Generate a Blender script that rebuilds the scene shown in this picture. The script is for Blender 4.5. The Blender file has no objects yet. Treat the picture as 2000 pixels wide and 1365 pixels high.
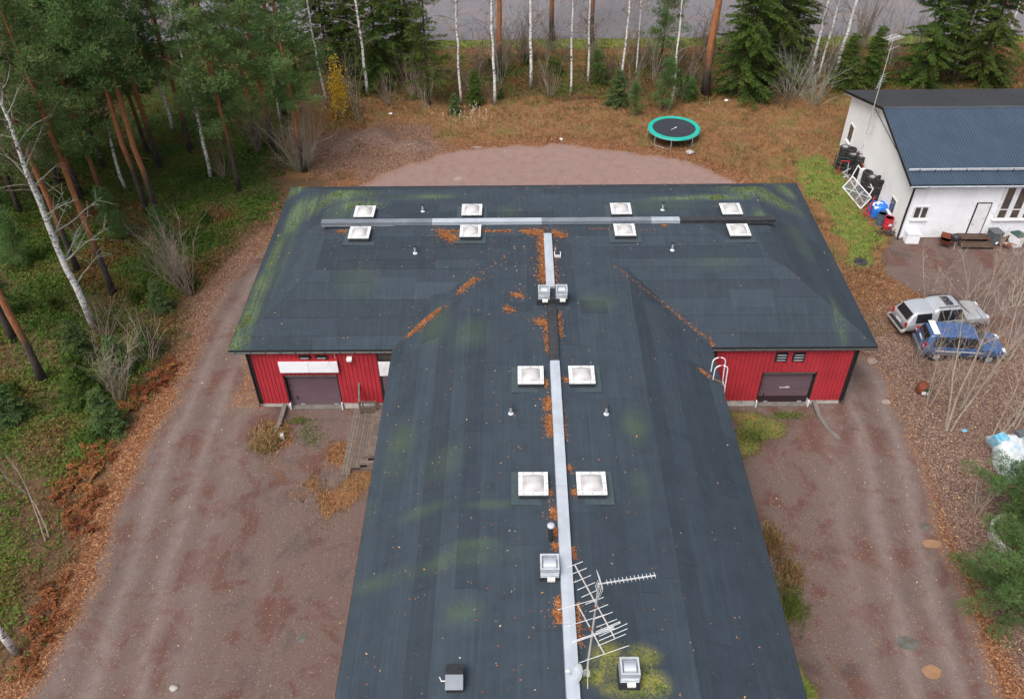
import bpy, bmesh, math, random
import numpy as np
from mathutils import Vector, Matrix

# ------------------------------------------------------------------ camera, sky, sun, exposure
scene = bpy.context.scene
col = scene.collection
R = math.radians
CAM_H, FPX, TH, RO, YA = 32.0, 1660.0, R(40.8), R(0.7), R(0.516)
_cy, _sy, _ct, _st, _cr, _sr = math.cos(YA), math.sin(YA), math.cos(TH), math.sin(TH), math.cos(RO), math.sin(RO)
right = Vector((_cy, _sy, 0)); fwd = Vector((-_sy*_ct, _cy*_ct, -_st)); upv = Vector((-_sy*_st, _cy*_st, _ct))
r2 = right*_cr - upv*_sr; u2 = right*_sr + upv*_cr
cam_d = bpy.data.cameras.new('camera'); cam = bpy.data.objects.new('camera', cam_d); col.objects.link(cam)
cam.matrix_world = Matrix(((r2.x, u2.x, -fwd.x, 0), (r2.y, u2.y, -fwd.y, 0), (r2.z, u2.z, -fwd.z, CAM_H), (0, 0, 0, 1)))
cam_d.sensor_fit = 'HORIZONTAL'; cam_d.sensor_width = 36; cam_d.lens = 36*FPX/2000
cam_d.clip_start = 0.5; cam_d.clip_end = 2000
scene.camera = cam

SUN_EL, SUN_AZ = R(60), R(214)        # azimuth clockwise from +Y
world = bpy.data.worlds.new('World'); scene.world = world; world.use_nodes = True
wn = world.node_tree.nodes; wl = world.node_tree.links
bg = wn['Background']; sky = wn.new('ShaderNodeTexSky'); sky.sky_type = 'NISHITA'; sky.sun_disc = False
sky.sun_elevation = SUN_EL; sky.sun_rotation = SUN_AZ; sky.air_density = 1.0; sky.dust_density = 6.0; sky.ozone_density = 1.0
hs = wn.new('ShaderNodeHueSaturation'); hs.inputs['Saturation'].default_value = 0.5
wl.new(sky.outputs['Color'], hs.inputs['Color']); wl.new(hs.outputs['Color'], bg.inputs['Color'])
bg.inputs['Strength'].default_value = 0.15
sun_d = bpy.data.lights.new('sun', 'SUN'); sun_d.energy = 1.4; sun_d.angle = R(30); sun_d.color = (1, 0.96, 0.9)
sun = bpy.data.objects.new('sun', sun_d); col.objects.link(sun)
_sd = Vector((math.sin(SUN_AZ)*math.cos(SUN_EL), math.cos(SUN_AZ)*math.cos(SUN_EL), math.sin(SUN_EL)))
sun.rotation_euler = (-_sd).to_track_quat('-Z', 'Y').to_euler(); sun.location = (40, -40, 80)
scene.view_settings.view_transform = 'Standard'; scene.view_settings.look = 'None'
scene.view_settings.gamma = 1; scene.view_settings.use_curve_mapping = False
scene.view_settings.exposure = 0.55

# ------------------------------------------------------------------ where a point of the photograph stands on the ground
def ray(px, py):
    u = (px-1000)/FPX; v = (682.5-py)/FPX
    u, v = u*_cr+v*_sr, -u*_sr+v*_cr
    y = _ct+v*_st
    return (u*_cy-y*_sy, u*_sy+y*_cy, -_st+v*_ct)
def G(px, py, z=0.0):
    d = ray(px, py); t = (z-CAM_H)/d[2]
    return (d[0]*t, d[1]*t, z)
def PY(px, py, y):
    d = ray(px, py); t = y/d[1]
    return (d[0]*t, y, CAM_H+d[2]*t)

rng = np.random.default_rng(7)
random.seed(7)

# ------------------------------------------------------------------ numeric helpers
def smooth(a, b, x):
    t = np.clip((x-a)/(b-a), 0, 1); return t*t*(3-2*t)
def _hash(ix, iy, s):
    n = (ix.astype(np.int64)*374761393 + iy.astype(np.int64)*668265263 + s*974634721) & 0xffffffff
    n = ((n ^ (n >> 13))*1274126177) & 0xffffffff
    return ((n ^ (n >> 16)) & 0xffff)/65535.0
def vnoise(x, y, s=0):
    x = np.asarray(x, float); y = np.asarray(y, float)
    ix, iy = np.floor(x), np.floor(y); fx, fy = x-ix, y-iy
    fx = fx*fx*(3-2*fx); fy = fy*fy*(3-2*fy)
    a = _hash(ix, iy, s); b = _hash(ix+1, iy, s); c = _hash(ix, iy+1, s); d = _hash(ix+1, iy+1, s)
    return (a*(1-fx)+b*fx)*(1-fy)+(c*(1-fx)+d*fx)*fy
def fbm(x, y, s=0, o=3):
    r = 0; a = .5; t = 0
    for i in range(o):
        r = r+a*vnoise(np.asarray(x)*2**i, np.asarray(y)*2**i, s+i*17); t += a; a *= .5
    return r/t
def polydist(x, y, poly):
    """signed distance, negative inside"""
    x = np.asarray(x, float); y = np.asarray(y, float)
    d = np.full(x.shape, 1e9); ins = np.zeros(x.shape, bool); n = len(poly)
    for i in range(n):
        x0, y0 = poly[i][:2]; x1, y1 = poly[(i+1) % n][:2]
        dx, dy = x1-x0, y1-y0; t = np.clip(((x-x0)*dx+(y-y0)*dy)/(dx*dx+dy*dy+1e-12), 0, 1)
        d = np.minimum(d, np.hypot(x-x0-t*dx, y-y0-t*dy))
        c = ((y0 > y) != (y1 > y)) & (x < (x1-x0)*(y-y0)/((y1-y0) if y1 != y0 else 1e-9)+x0)
        ins ^= c
    return np.where(ins, -d, d)

# ------------------------------------------------------------------ materials
MATS = {}
def newmat(name):
    m = bpy.data.materials.new(name); m.use_nodes = True; MATS[name] = m
    nt = m.node_tree; return m, nt, nt.nodes, nt.links, nt.nodes['Principled BSDF']
def nd(nt, t, **k):
    n = nt.nodes.new(t)
    for a, b in k.items(): setattr(n, a, b)
    return n
def noise(nt, vec, scale, detail=4, rough=.6, dist=0):
    n = nd(nt, 'ShaderNodeTexNoise'); n.inputs['Scale'].default_value = scale; n.inputs['Detail'].default_value = detail
    n.inputs['Roughness'].default_value = rough; n.inputs['Distortion'].default_value = dist
    if vec is not None: nt.links.new(vec, n.inputs['Vector'])
    return n.outputs['Fac']
def mth(nt, op, a, b=None, c=None, clamp=False):
    n = nd(nt, 'ShaderNodeMath', operation=op, use_clamp=clamp)
    for i, v in enumerate((a, b, c)):
        if v is None: continue
        if isinstance(v, (int, float)): n.inputs[i].default_value = v
        else: nt.links.new(v, n.inputs[i])
    return n.outputs[0]
def ramp(nt, f, stops):
    n = nd(nt, 'ShaderNodeValToRGB'); e = n.color_ramp.elements
    while len(e) < len(stops): e.new(0.5)
    for i, (p, c) in enumerate(stops):
        e[i].position = p; e[i].color = (*c, 1) if len(c) == 3 else c
    nt.links.new(f, n.inputs['Fac']); return n.outputs['Color']
def mixc(nt, f, a, b, mode='MIX'):
    n = nd(nt, 'ShaderNodeMix', data_type='RGBA', blend_type=mode)
    for i, v in ((0, f), (6, a), (7, b)):
        if isinstance(v, (int, float)): n.inputs[i].default_value = v
        elif isinstance(v, tuple): n.inputs[i].default_value = (*v, 1) if len(v) == 3 else v
        else: nt.links.new(v, n.inputs[i])
    return n.outputs[2]
def sstep(nt, x, a, b):
    n = nd(nt, 'ShaderNodeMapRange', interpolation_type='SMOOTHSTEP')
    n.inputs[1].default_value = a; n.inputs[2].default_value = b
    nt.links.new(x, n.inputs[0]); return n.outputs[0]
def coords(nt, which='Object'):
    return nd(nt, 'ShaderNodeTexCoord').outputs[which]
def scaled(nt, v, s):
    n = nd(nt, 'ShaderNodeMapping'); n.inputs['Scale'].default_value = s; nt.links.new(v, n.inputs['Vector']); return n.outputs[0]
def bump(nt, b, h, strength=.3, dist=.02):
    n = nd(nt, 'ShaderNodeBump'); n.inputs['Strength'].default_value = strength; n.inputs['Distance'].default_value = dist
    nt.links.new(h, n.inputs['Height']); nt.links.new(n.outputs[0], b.inputs['Normal'])
def M(name, c1, c2=None, scale=4., rough=.7, metal=0., spec=.35, bmp=0., bscale=40., rnd=0., detail=5, dirt=None):
    """a weathered surface: two tones mixed by noise, optional dirt, fine relief, slight change from piece to piece"""
    m, nt, N, L, b = newmat(name)
    oc = coords(nt)
    c2 = c2 or tuple(x*.72 for x in c1)
    f = sstep(nt, noise(nt, oc, scale, detail), .3, .7)
    c = mixc(nt, f, tuple(c1), tuple(c2))
    if dirt:
        c = mixc(nt, mth(nt, 'MULTIPLY', sstep(nt, noise(nt, oc, scale*.45, 6, .7), .52, .75), .8), c, tuple(dirt))
    if rnd:
        r = nd(nt, 'ShaderNodeObjectInfo').outputs['Random']
        k = mth(nt, 'ADD', mth(nt, 'MULTIPLY', r, 2*rnd), 1-rnd)
        h = nd(nt, 'ShaderNodeHueSaturation'); L.new(c, h.inputs['Color']); L.new(k, h.inputs['Value']); c = h.outputs['Color']
    L.new(c, b.inputs['Base Color'])
    b.inputs['Roughness'].default_value = rough; b.inputs['Metallic'].default_value = metal
    b.inputs['Specular IOR Level'].default_value = spec
    if bmp: bump(nt, b, noise(nt, oc, bscale, 3), bmp, .01)
    return m
def leafmat(name, stops, rough=.75, trans=.25, rnd=.12):
    """colour by the random 'tone' each leaf carries"""
    m, nt, N, L, b = newmat(name)
    a = nd(nt, 'ShaderNodeAttribute', attribute_name='tone')
    c = ramp(nt, a.outputs['Fac'], stops)
    if rnd:
        r = nd(nt, 'ShaderNodeObjectInfo').outputs['Random']
        h = nd(nt, 'ShaderNodeHueSaturation'); L.new(c, h.inputs['Color'])
        L.new(mth(nt, 'ADD', mth(nt, 'MULTIPLY', r, 2*rnd), 1-rnd), h.inputs['Value'])
        L.new(mth(nt, 'ADD', mth(nt, 'MULTIPLY', r, .03), .485), h.inputs['Hue']); c = h.outputs['Color']
    L.new(c, b.inputs['Base Color']); b.inputs['Roughness'].default_value = rough; b.inputs['Specular IOR Level'].default_value = .2
    if trans:
        t = nd(nt, 'ShaderNodeBsdfTranslucent'); L.new(c, t.inputs['Color'])
        mx = nd(nt, 'ShaderNodeMixShader'); mx.inputs[0].default_value = trans
        L.new(b.outputs[0], mx.inputs[1]); L.new(t.outputs[0], mx.inputs[2])
        L.new(mx.outputs[0], N['Material Output'].inputs['Surface'])
    return m

# ------------------------------------------------------------------ mesh helpers
class MB:
    def __init__(s): s.v = []; s.f = []; s.t = []; s.n = 0; s.tone = []
    def add(s, V, F, tone=None):
        V = np.asarray(V, float).reshape(-1, 3); s.v.append(V)
        for f in F: s.f.append(tuple(i+s.n for i in f)); s.tone.append(0.5 if tone is None else tone)
        s.n += len(V); return s
    def addq(s, V, tone):
        """many loose quads: V (k,4,3), tone (k,)"""
        k = len(V); s.v.append(V.reshape(-1, 3))
        s.t.append((s.n, k, np.asarray(tone))); s.n += 4*k; return s
    def box(s, c, size, rz=0, rx=0, ry=0, taper=1.0):
        x, y, z = (d/2 for d in size); V = np.array([(sx*x*(taper if sz > 0 else 1), sy*y*(taper if sz > 0 else 1), sz*z) for sz in (-1, 1) for sy in (-1, 1) for sx in (-1, 1)])
        if rx or ry or rz: V = V @ np.array(Matrix.Rotation(rz, 3, 'Z') @ Matrix.Rotation(ry, 3, 'Y') @ Matrix.Rotation(rx, 3, 'X')).T
        return s.add(V+np.array(c), [(0, 2, 3, 1), (4, 5, 7, 6), (0, 1, 5, 4), (2, 6, 7, 3), (0, 4, 6, 2), (1, 3, 7, 5)])
    def bar(s, a, b, w, h=None, up=(0, 0, 1)):
        a, b = np.array(a, float), np.array(b, float); h = h or w; d = b-a; d /= np.linalg.norm(d)+1e-9
        u = np.array(up, float)
        if abs(d@u) > .95: u = np.array([1., 0, 0])
        x = np.cross(d, u); x /= np.linalg.norm(x); y = np.cross(x, d)
        V = [p+sx*x*w/2+sy*y*h/2 for p in (a, b) for sx, sy in ((-1, -1), (1, -1), (1, 1), (-1, 1))]
        return s.add(V, [(3, 2, 1, 0), (4, 5, 6, 7), (0, 1, 5, 4), (1, 2, 6, 5), (2, 3, 7, 6), (3, 0, 4, 7)])
    def tube(s, P, rad, n=6, cap=True, tone=None):
        P = np.asarray(P, float); k = len(P); rad = np.broadcast_to(np.asarray(rad, float), (k,))
        D = np.gradient(P, axis=0); D /= np.linalg.norm(D, axis=1)[:, None]+1e-9
        m = P[-1]-P[0]; ref = np.array([1., 0, 0]) if abs(m[0]) < .6*np.linalg.norm(m)+1e-9 else np.array([0, 1., 0])
        X = np.cross(D, ref); X /= np.linalg.norm(X, axis=1)[:, None]+1e-9; Y = np.cross(D, X)
        a = np.arange(n)*2*math.pi/n
        V = P[:, None]+rad[:, None, None]*(np.cos(a)[None, :, None]*X[:, None]+np.sin(a)[None, :, None]*Y[:, None])
        F = [(i*n+j, i*n+(j+1) % n, (i+1)*n+(j+1) % n, (i+1)*n+j) for i in range(k-1) for j in range(n)]
        if cap: F += [tuple(range(n))[::-1], tuple((k-1)*n+j for j in range(n))]
        return s.add(V.reshape(-1, 3), F, tone)
    def lathe(s, prof, c=(0, 0, 0), n=20, cap=True):
        a = np.arange(n)*2*math.pi/n
        V = [(c[0]+r*math.cos(t), c[1]+r*math.sin(t), c[2]+z) for r, z in prof for t in a]; k = len(prof)
        F = [(i*n+j, i*n+(j+1) % n, (i+1)*n+(j+1) % n, (i+1)*n+j) for i in range(k-1) for j in range(n)]
        if cap: F += [tuple(range(n))[::-1], tuple((k-1)*n+j for j in range(n))]
        return s.add(V, F)
    def poly(s, pts, depth):
        """flat polygon with a thickness vector"""
        k = len(pts); V = [np.array(p, float) for p in pts]; d = np.array(depth, float)
        V = V+[p+d for p in V]
        return s.add(V, [tuple(range(k))[::-1], tuple(range(k, 2*k))]+[(i, (i+1) % k, k+(i+1) % k, k+i) for i in range(k)])
    def mesh(s, name, smooth_=False):
        V = np.concatenate(s.v) if s.v else np.zeros((0, 3))
        lens = [len(f) for f in s.f]; idx = [i for f in s.f for i in f]; tone = [np.array(s.tone)] if s.f else []
        L = np.array(lens, np.int32); I = np.array(idx, np.int32)
        for st, k, t in s.t:
            I = np.concatenate([I, np.arange(st, st+4*k, dtype=np.int32)]); L = np.concatenate([L, np.full(k, 4, np.int32)]); tone.append(t)
        me = bpy.data.meshes.new(name); me.vertices.add(len(V)); me.vertices.foreach_set('co', V.astype(np.float32).ravel())
        me.loops.add(len(I)); me.loops.foreach_set('vertex_index', I.astype(np.int32))
        me.polygons.add(len(L)); st = np.zeros(len(L), np.int32); st[1:] = np.cumsum(L)[:-1]
        me.polygons.foreach_set('loop_start', st)
        at = me.attributes.new('tone', 'FLOAT', 'FACE'); at.data.foreach_set('value', np.concatenate(tone).astype(np.float32))
        me.update(calc_edges=True)
        me.polygons.foreach_set('use_smooth', np.full(len(L), bool(smooth_)))
        return me
    def build(s, name, mat, parent=None, sm=False, loc=None, rz=0):
        me = s.mesh(name, sm); me.materials.append(MATS[mat] if isinstance(mat, str) else mat)
        return link(name, me, parent, loc, rz)
def link(name, me, parent=None, loc=None, rz=0):
    o = bpy.data.objects.new(name, me); col.objects.link(o); o.parent = parent
    if loc is not None: o.location = loc
    if rz: o.rotation_euler.z = rz
    return o
def empty(name, loc=(0, 0, 0), rz=0, parent=None):
    o = bpy.data.objects.new(name, None); col.objects.link(o); o.location = loc; o.rotation_euler.z = rz; o.parent = parent
    o.empty_display_size = .2; return o
def tag(o, label, cat, group=None, kind=None):
    o['label'] = label; o['category'] = cat
    if group: o['group'] = group
    if kind: o['kind'] = kind
    return o
def struct(o, label=None):
    o['kind'] = 'structure'
    if label: o['label'] = label
    return o
def copy_tree(o, parent=None):
    c = o.copy(); col.objects.link(c); c.parent = parent
    for ch in list(KIDS.get(o.name, [])): copy_tree(ch, c)
    return c
KIDS = {}
def note_kids(o):
    for x in bpy.data.objects:
        if x.parent is o: KIDS.setdefault(o.name, []).append(x)
    for x in list(KIDS.get(o.name, [])): note_kids(x)
def rot_rows(d):
    """two unit vectors square to each row of d"""
    ref = np.where(np.abs(d[:, 2:3]) < .8, np.array([[0, 0, 1.]]), np.array([[1., 0, 0]]))
    x = np.cross(d, ref); x /= np.linalg.norm(x, axis=1)[:, None]+1e-9
    return x, np.cross(x, d)
def leaves(C, D, length, width, spin=None, r=rng):
    """quads starting at C along D"""
    k = len(C); D = D/(np.linalg.norm(D, axis=1)[:, None]+1e-9); X, Y = rot_rows(D)
    a = r.uniform(0, 2*math.pi, k) if spin is None else spin
    S = X*np.cos(a)[:, None]+Y*np.sin(a)[:, None]
    l = np.broadcast_to(length, (k,))[:, None]; w = np.broadcast_to(width, (k,))[:, None]
    return np.stack([C-S*w*.35, C+S*w*.35, C+D*l+S*w*.5, C+D*l-S*w*.5], 1)
def rdir(k, r=rng, zmin=-1.):
    z = r.uniform(zmin, 1, k); a = r.uniform(0, 2*math.pi, k); q = np.sqrt(1-z*z)
    return np.stack([q*np.cos(a), q*np.sin(a), z], 1)
# ------------------------------------------------------------------ the plain materials
M('white_paint', (.72, .73, .75), (.62, .63, .66), 2.5, .55, dirt=(.45, .44, .42))
M('white_render', (.84, .84, .84), (.80, .80, .80), .8, .85, dirt=(.72, .71, .70), bmp=.2, bscale=60)
M('white_board', (.78, .80, .84), (.72, .74, .78), 1.5, .6, rnd=.04, dirt=(.55, .55, .55))
M('red_sheet', (.40, .032, .045), (.32, .024, .034), .8, .5, spec=.4, rnd=.05, dirt=(.2, .02, .025))
M('black_trim', (.012, .012, .014), (.02, .02, .022), 6, .5)
M('gutter_steel', (.035, .04, .045), (.05, .05, .05), 3, .45, dirt=(.16, .07, .03))
M('concrete', (.48, .46, .43), (.36, .34, .31), 3, .9, bmp=.3, dirt=(.2, .17, .13))
M('dark_concrete', (.17, .15, .14), (.11, .1, .09), 3, .9, bmp=.3, dirt=(.06, .07, .04))
M('brown_door', (.135, .088, .108), (.115, .076, .092), 1.2, .6, rnd=.05)
M('door_dark', (.035, .018, .022), (.03, .016, .02), 2, .6)
M('galvanised', (.40, .44, .49), (.33, .365, .41), 1.6, .5, metal=.2, spec=.5, rnd=.05, dirt=(.36, .38, .41))
M('galvanised_dark', (.19, .215, .245), (.15, .17, .20), 1.6, .5, metal=.2, rnd=.08, dirt=(.28, .3, .33))
M('felt_black', (.028, .034, .040), (.02, .025, .03), 5, .8, bmp=.3)
M('felt_collar', (.034, .052, .062), (.045, .062, .07), 3, .8, bmp=.3, bscale=90)
M('fan_grey', (.46, .49, .53), (.36, .39, .43), 4, .5, metal=.2, dirt=(.2, .2, .2))
M('dark_steel', (.03, .032, .036), (.05, .05, .055), 5, .5, metal=.3)
M('steel_pole', (.62, .60, .57), (.48, .46, .43), 8, .45, metal=.4, dirt=(.28, .13, .06))
M('white_plastic', (.75, .74, .68), (.7, .68, .6), 5, .5)
M('alu', (.78, .79, .80), (.62, .63, .64), 6, .4, metal=.5)
M('wood_grey', (.145, .115, .095), (.095, .074, .062), 6, .85, rnd=.18, bmp=.3, dirt=(.05, .055, .03))
M('wood_brown', (.16, .075, .04), (.09, .045, .028), 6, .85, rnd=.15, bmp=.3)
M('rust', (.20, .055, .025), (.10, .032, .018), 9, .9, bmp=.4)
M('tyre', (.020, .020, .022), (.032, .031, .031), 5, .85, bmp=.4, rnd=.2, dirt=(.06, .05, .04))
M('rim', (.55, .56, .58), (.38, .39, .41), 8, .35, metal=.6)
M('turquoise', (.012, .36, .285), (.01, .29, .23), 1.5, .6, dirt=(.05, .3, .24))
M('mat_black', (.030, .034, .045), (.022, .025, .033), 2, .65)
M('red_paint', (.50, .03, .045), (.40, .022, .035), 6, .45, dirt=(.2, .03, .025))
M('blue_tarp', (.02, .17, .62), (.015, .12, .48), 4, .45, bmp=.4, bscale=8)
M('blue_barrel', (.05, .09, .13), (.07, .11, .14), 6, .5, dirt=(.12, .05, .03))
M('silver_paint', (.42, .44, .47), (.38, .40, .43), 1.5, .28, metal=.35, spec=.6)
M('blue_paint', (.040, .095, .225), (.034, .083, .195), 1.5, .28, metal=.1, spec=.6, dirt=(.05, .11, .33))
M('car_glass', (.012, .014, .016), (.02, .022, .025), 2, .08, spec=.8)
M('window_glass', (.10, .075, .055), (.045, .045, .05), 1.2, .06, spec=.8)
M('tail_red', (.45, .012, .015), (.32, .01, .012), 10, .25)
M('lamp_clear', (.7, .72, .75), (.55, .57, .6), 10, .2)
M('grey_plastic', (.10, .115, .125), (.08, .09, .10), 6, .6)
M('bin_green', (.022, .065, .055), (.03, .08, .065), 6, .5)
M('scrap', (.11, .095, .085), (.05, .042, .04), 14, .8, metal=.2, bmp=.4, dirt=(.2, .06, .03))
M('pale_tarp', (.62, .66, .68), (.45, .5, .53), 3, .5, bmp=.5, bscale=6, dirt=(.07, .30, .50))
M('puddle_clay', (.27, .155, .085), (.22, .125, .072), 2.5, .12, spec=.6)
M('puddle_pale', (.30, .235, .20), (.24, .19, .165), 2.5, .2, spec=.6)
M('puddle_dark', (.07, .062, .045), (.11, .11, .10), 2.5, .25, spec=.7)
M('stone', (.36, .34, .32), (.24, .22, .21), 5, .9, bmp=.5, bscale=12)
M('twig_grey', (.23, .19, .15), (.15, .125, .095), 9, .9, rnd=.15)
M('twig_pale', (.34, .275, .22), (.22, .175, .14), 9, .85, rnd=.12)
M('sapling_bark', (.42, .36, .29), (.29, .25, .20), 7, .85, rnd=.1)
M('twig_brown', (.13, .085, .062), (.09, .06, .045), 9, .9, rnd=.15)
M('twig_lichen', (.31, .32, .26), (.20, .20, .155), 9, .9, rnd=.1)
M('sky_blue_bag', (.05, .30, .45), (.25, .4, .48), 4, .5, bmp=.4, bscale=9)
M('litter_white', (.75, .76, .78), (.6, .6, .62), 8, .6)

# bark of the pines: grey and cracked below, orange above
m, nt, N, L, b = newmat('pine_bark')
oc = coords(nt); z = nd(nt, 'ShaderNodeSeparateXYZ'); L.new(oc, z.inputs[0])
st = scaled(nt, oc, (6, 6, 1.3)); n1 = noise(nt, st, 2.2, 6, .7)
lo = ramp(nt, n1, [(.3, (.022, .018, .016)), (.55, (.06, .045, .038)), (.75, (.12, .11, .095))])
hi = ramp(nt, n1, [(.3, (.14, .05, .02)), (.55, (.32, .125, .05)), (.78, (.36, .17, .08))])
rr = nd(nt, 'ShaderNodeObjectInfo').outputs['Random']
f = sstep(nt, mth(nt, 'SUBTRACT', mth(nt, 'ADD', z.outputs[2], mth(nt, 'MULTIPLY', noise(nt, oc, .9, 3), 3.)), mth(nt, 'MULTIPLY', rr, 2.5)), 2.6, 5.2)
L.new(mixc(nt, f, lo, hi), b.inputs['Base Color']); b.inputs['Roughness'].default_value = .9
bump(nt, b, n1, .8, .05)
# birch: white, dark dashes across, rough and dark at the foot
m, nt, N, L, b = newmat('birch_bark')
oc = coords(nt); z = nd(nt, 'ShaderNodeSeparateXYZ'); L.new(oc, z.inputs[0])
dash = noise(nt, scaled(nt, oc, (3.5, 3.5, 9)), 1.0, 4, .65); big = noise(nt, scaled(nt, oc, (2, 2, 1.2)), 1.2, 3)
c = ramp(nt, dash, [(.36, (.05, .048, .045)), (.43, (.38, .37, .36)), (.50, (.74, .73, .71)), (.8, (.62, .61, .60))])
c = mixc(nt, sstep(nt, big, .56, .70), c, (.10, .095, .085))
low = mth(nt, 'SUBTRACT', 1., sstep(nt, mth(nt, 'ADD', z.outputs[2], mth(nt, 'MULTIPLY', big, 1.3)), .3, 1.7))
c = mixc(nt, mth(nt, 'MULTIPLY', low, .75), c, (.10, .10, .085))
L.new(c, b.inputs['Base Color']); b.inputs['Roughness'].default_value = .8; bump(nt, b, dash, .3, .02)
M('spruce_bark', (.075, .055, .045), (.045, .035, .03), 8, .9, bmp=.5)
leafmat('pine_needles', [(0, (.055, .105, .034)), (.45, (.105, .190, .060)), (.8, (.165, .260, .088)), (1, (.25, .31, .12))], trans=.5)
leafmat('spruce_needles', [(0, (.034, .062, .012)), (.5, (.078, .130, .022)), (.85, (.125, .185, .036)), (1, (.19, .16, .05))], trans=.5)
leafmat('young_needles', [(0, (.045, .085, .028)), (.5, (.085, .15, .046)), (1, (.16, .22, .075))], trans=.35)
leafmat('bilberry', [(0, (.042, .085, .014)), (.35, (.080, .150, .022)), (.55, (.125, .165, .030)), (.72, (.135, .105, .030)), (.88, (.155, .082, .030)), (1, (.20, .09, .037))], rnd=0)
leafmat('dry_blades', [(0, (.10, .062, .030)), (.4, (.21, .13, .055)), (.75, (.33, .22, .10)), (1, (.42, .32, .17))], rnd=0)
leafmat('green_blades', [(0, (.05, .075, .014)), (.5, (.10, .14, .028)), (1, (.20, .20, .06))], rnd=0)
leafmat('litter', [(0, (.075, .028, .014)), (.35, (.16, .058, .024)), (.65, (.24, .095, .042)), (.86, (.30, .165, .10)), (.95, (.46, .27, .06)), (1, (.58, .48, .38))], rnd=0, trans=0)
leafmat('litter_mauve', [(0, (.065, .036, .030)), (.4, (.15, .086, .066)), (.7, (.25, .155, .125)), (.92, (.34, .235, .155)), (1, (.55, .40, .14))], rnd=0, trans=0)
leafmat('needle_litter', [(0, (.13, .045, .018)), (.55, (.26, .095, .035)), (.9, (.38, .165, .06)), (1, (.46, .26, .12))], rnd=0, trans=0)
leafmat('bracken_fronds', [(0, (.10, .030, .012)), (.5, (.22, .075, .028)), (1, (.34, .14, .06))], rnd=.15)
leafmat('yellow_leaves', [(0, (.48, .28, .02)), (.6, (.70, .46, .03)), (1, (.78, .58, .08))], rnd=0, trans=.4)

# ------------------------------------------------------------------ zones of the ground
XL, XR, YF, YB, XSL, XSR, YS = -14.55, 17.97, 32.25, 48.35, -6.28, 9.69, -6.0
WALL_Y = 32.38
GRAVEL = [(-19.4, 4), (-19.2, 16.3), (-18.84, 20), (-19.1, 25.5), (-18.9, 30.4), (-18.7, 37.4), (-18.4, 43.3), (-17, 48.5), (-14.5, 52.6), (-11.3, 56.2),
          (-8, 59.4), (-4.4, 61.4), (2.9, 62.1), (8, 61.2), (13.3, 59.4), (16.2, 56), (17, 51), (16.5, 46), (16.5, 38.5), (19.2, 38), (20.1, 36.2), (20.5, 33.6), (20.2, 30.1), (19.6, 25.2), (19.1, 19.8), (18.8, 16), (18.8, 4)]
YARD = [(25.4, 48.2), (27, 48.6), (60, 48.6), (60, 34), (34, 34.5), (28.5, 37.5), (25.5, 41), (23.2, 44), (23.6, 46.2)]
LAWN = [G(x, y)[:2] for x, y in [(1548, 315), (1600, 302), (1650, 345), (1695, 430), (1725, 470), (1705, 525), (1665, 515), (1610, 420), (1570, 370)]]
SGRASS = [(9.2, 12), (9.2, 22.3), (10.4, 22.8), (11.3, 21), (11.9, 17), (11.7, 12)]           # along the right side of the wing
DGRASS = [G(x, y)[:2] for x, y in [(640, 985), (720, 1040), (735, 925), (690, 915), (672, 850), (660, 900), (610, 945)]]
RRAMP = [G(x, y)[:2] for x, y in [(1425, 800), (1475, 812), (1500, 850), (1490, 880), (1440, 890)]]
RDIRT = [G(x, y)[:2] for x, y in [(1425, 805), (1590, 812), (1598, 850), (1540, 890), (1450, 905)]]
LDIRT = [G(x, y)[:2] for x, y in [(560, 812), (668, 812), (640, 870), (625, 950), (570, 950), (560, 880)]]
LLEAF = [G(x, y)[:2] for x, y in [(490, 850), (545, 830), (580, 880), (560, 950), (505, 945)]]
LLEAF2 = [G(x, y)[:2] for x, y in [(668, 818), (702, 815), (690, 915), (645, 990), (700, 1040), (690, 1090), (655, 1010), (615, 960), (650, 880)]]
ROAD_Y = 84.3
MOUNDS = [(G(722, 272), 1.9, .8), (G(800, 287), 1.4, .55), (G(670, 285), 1.6, .5)]
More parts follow.
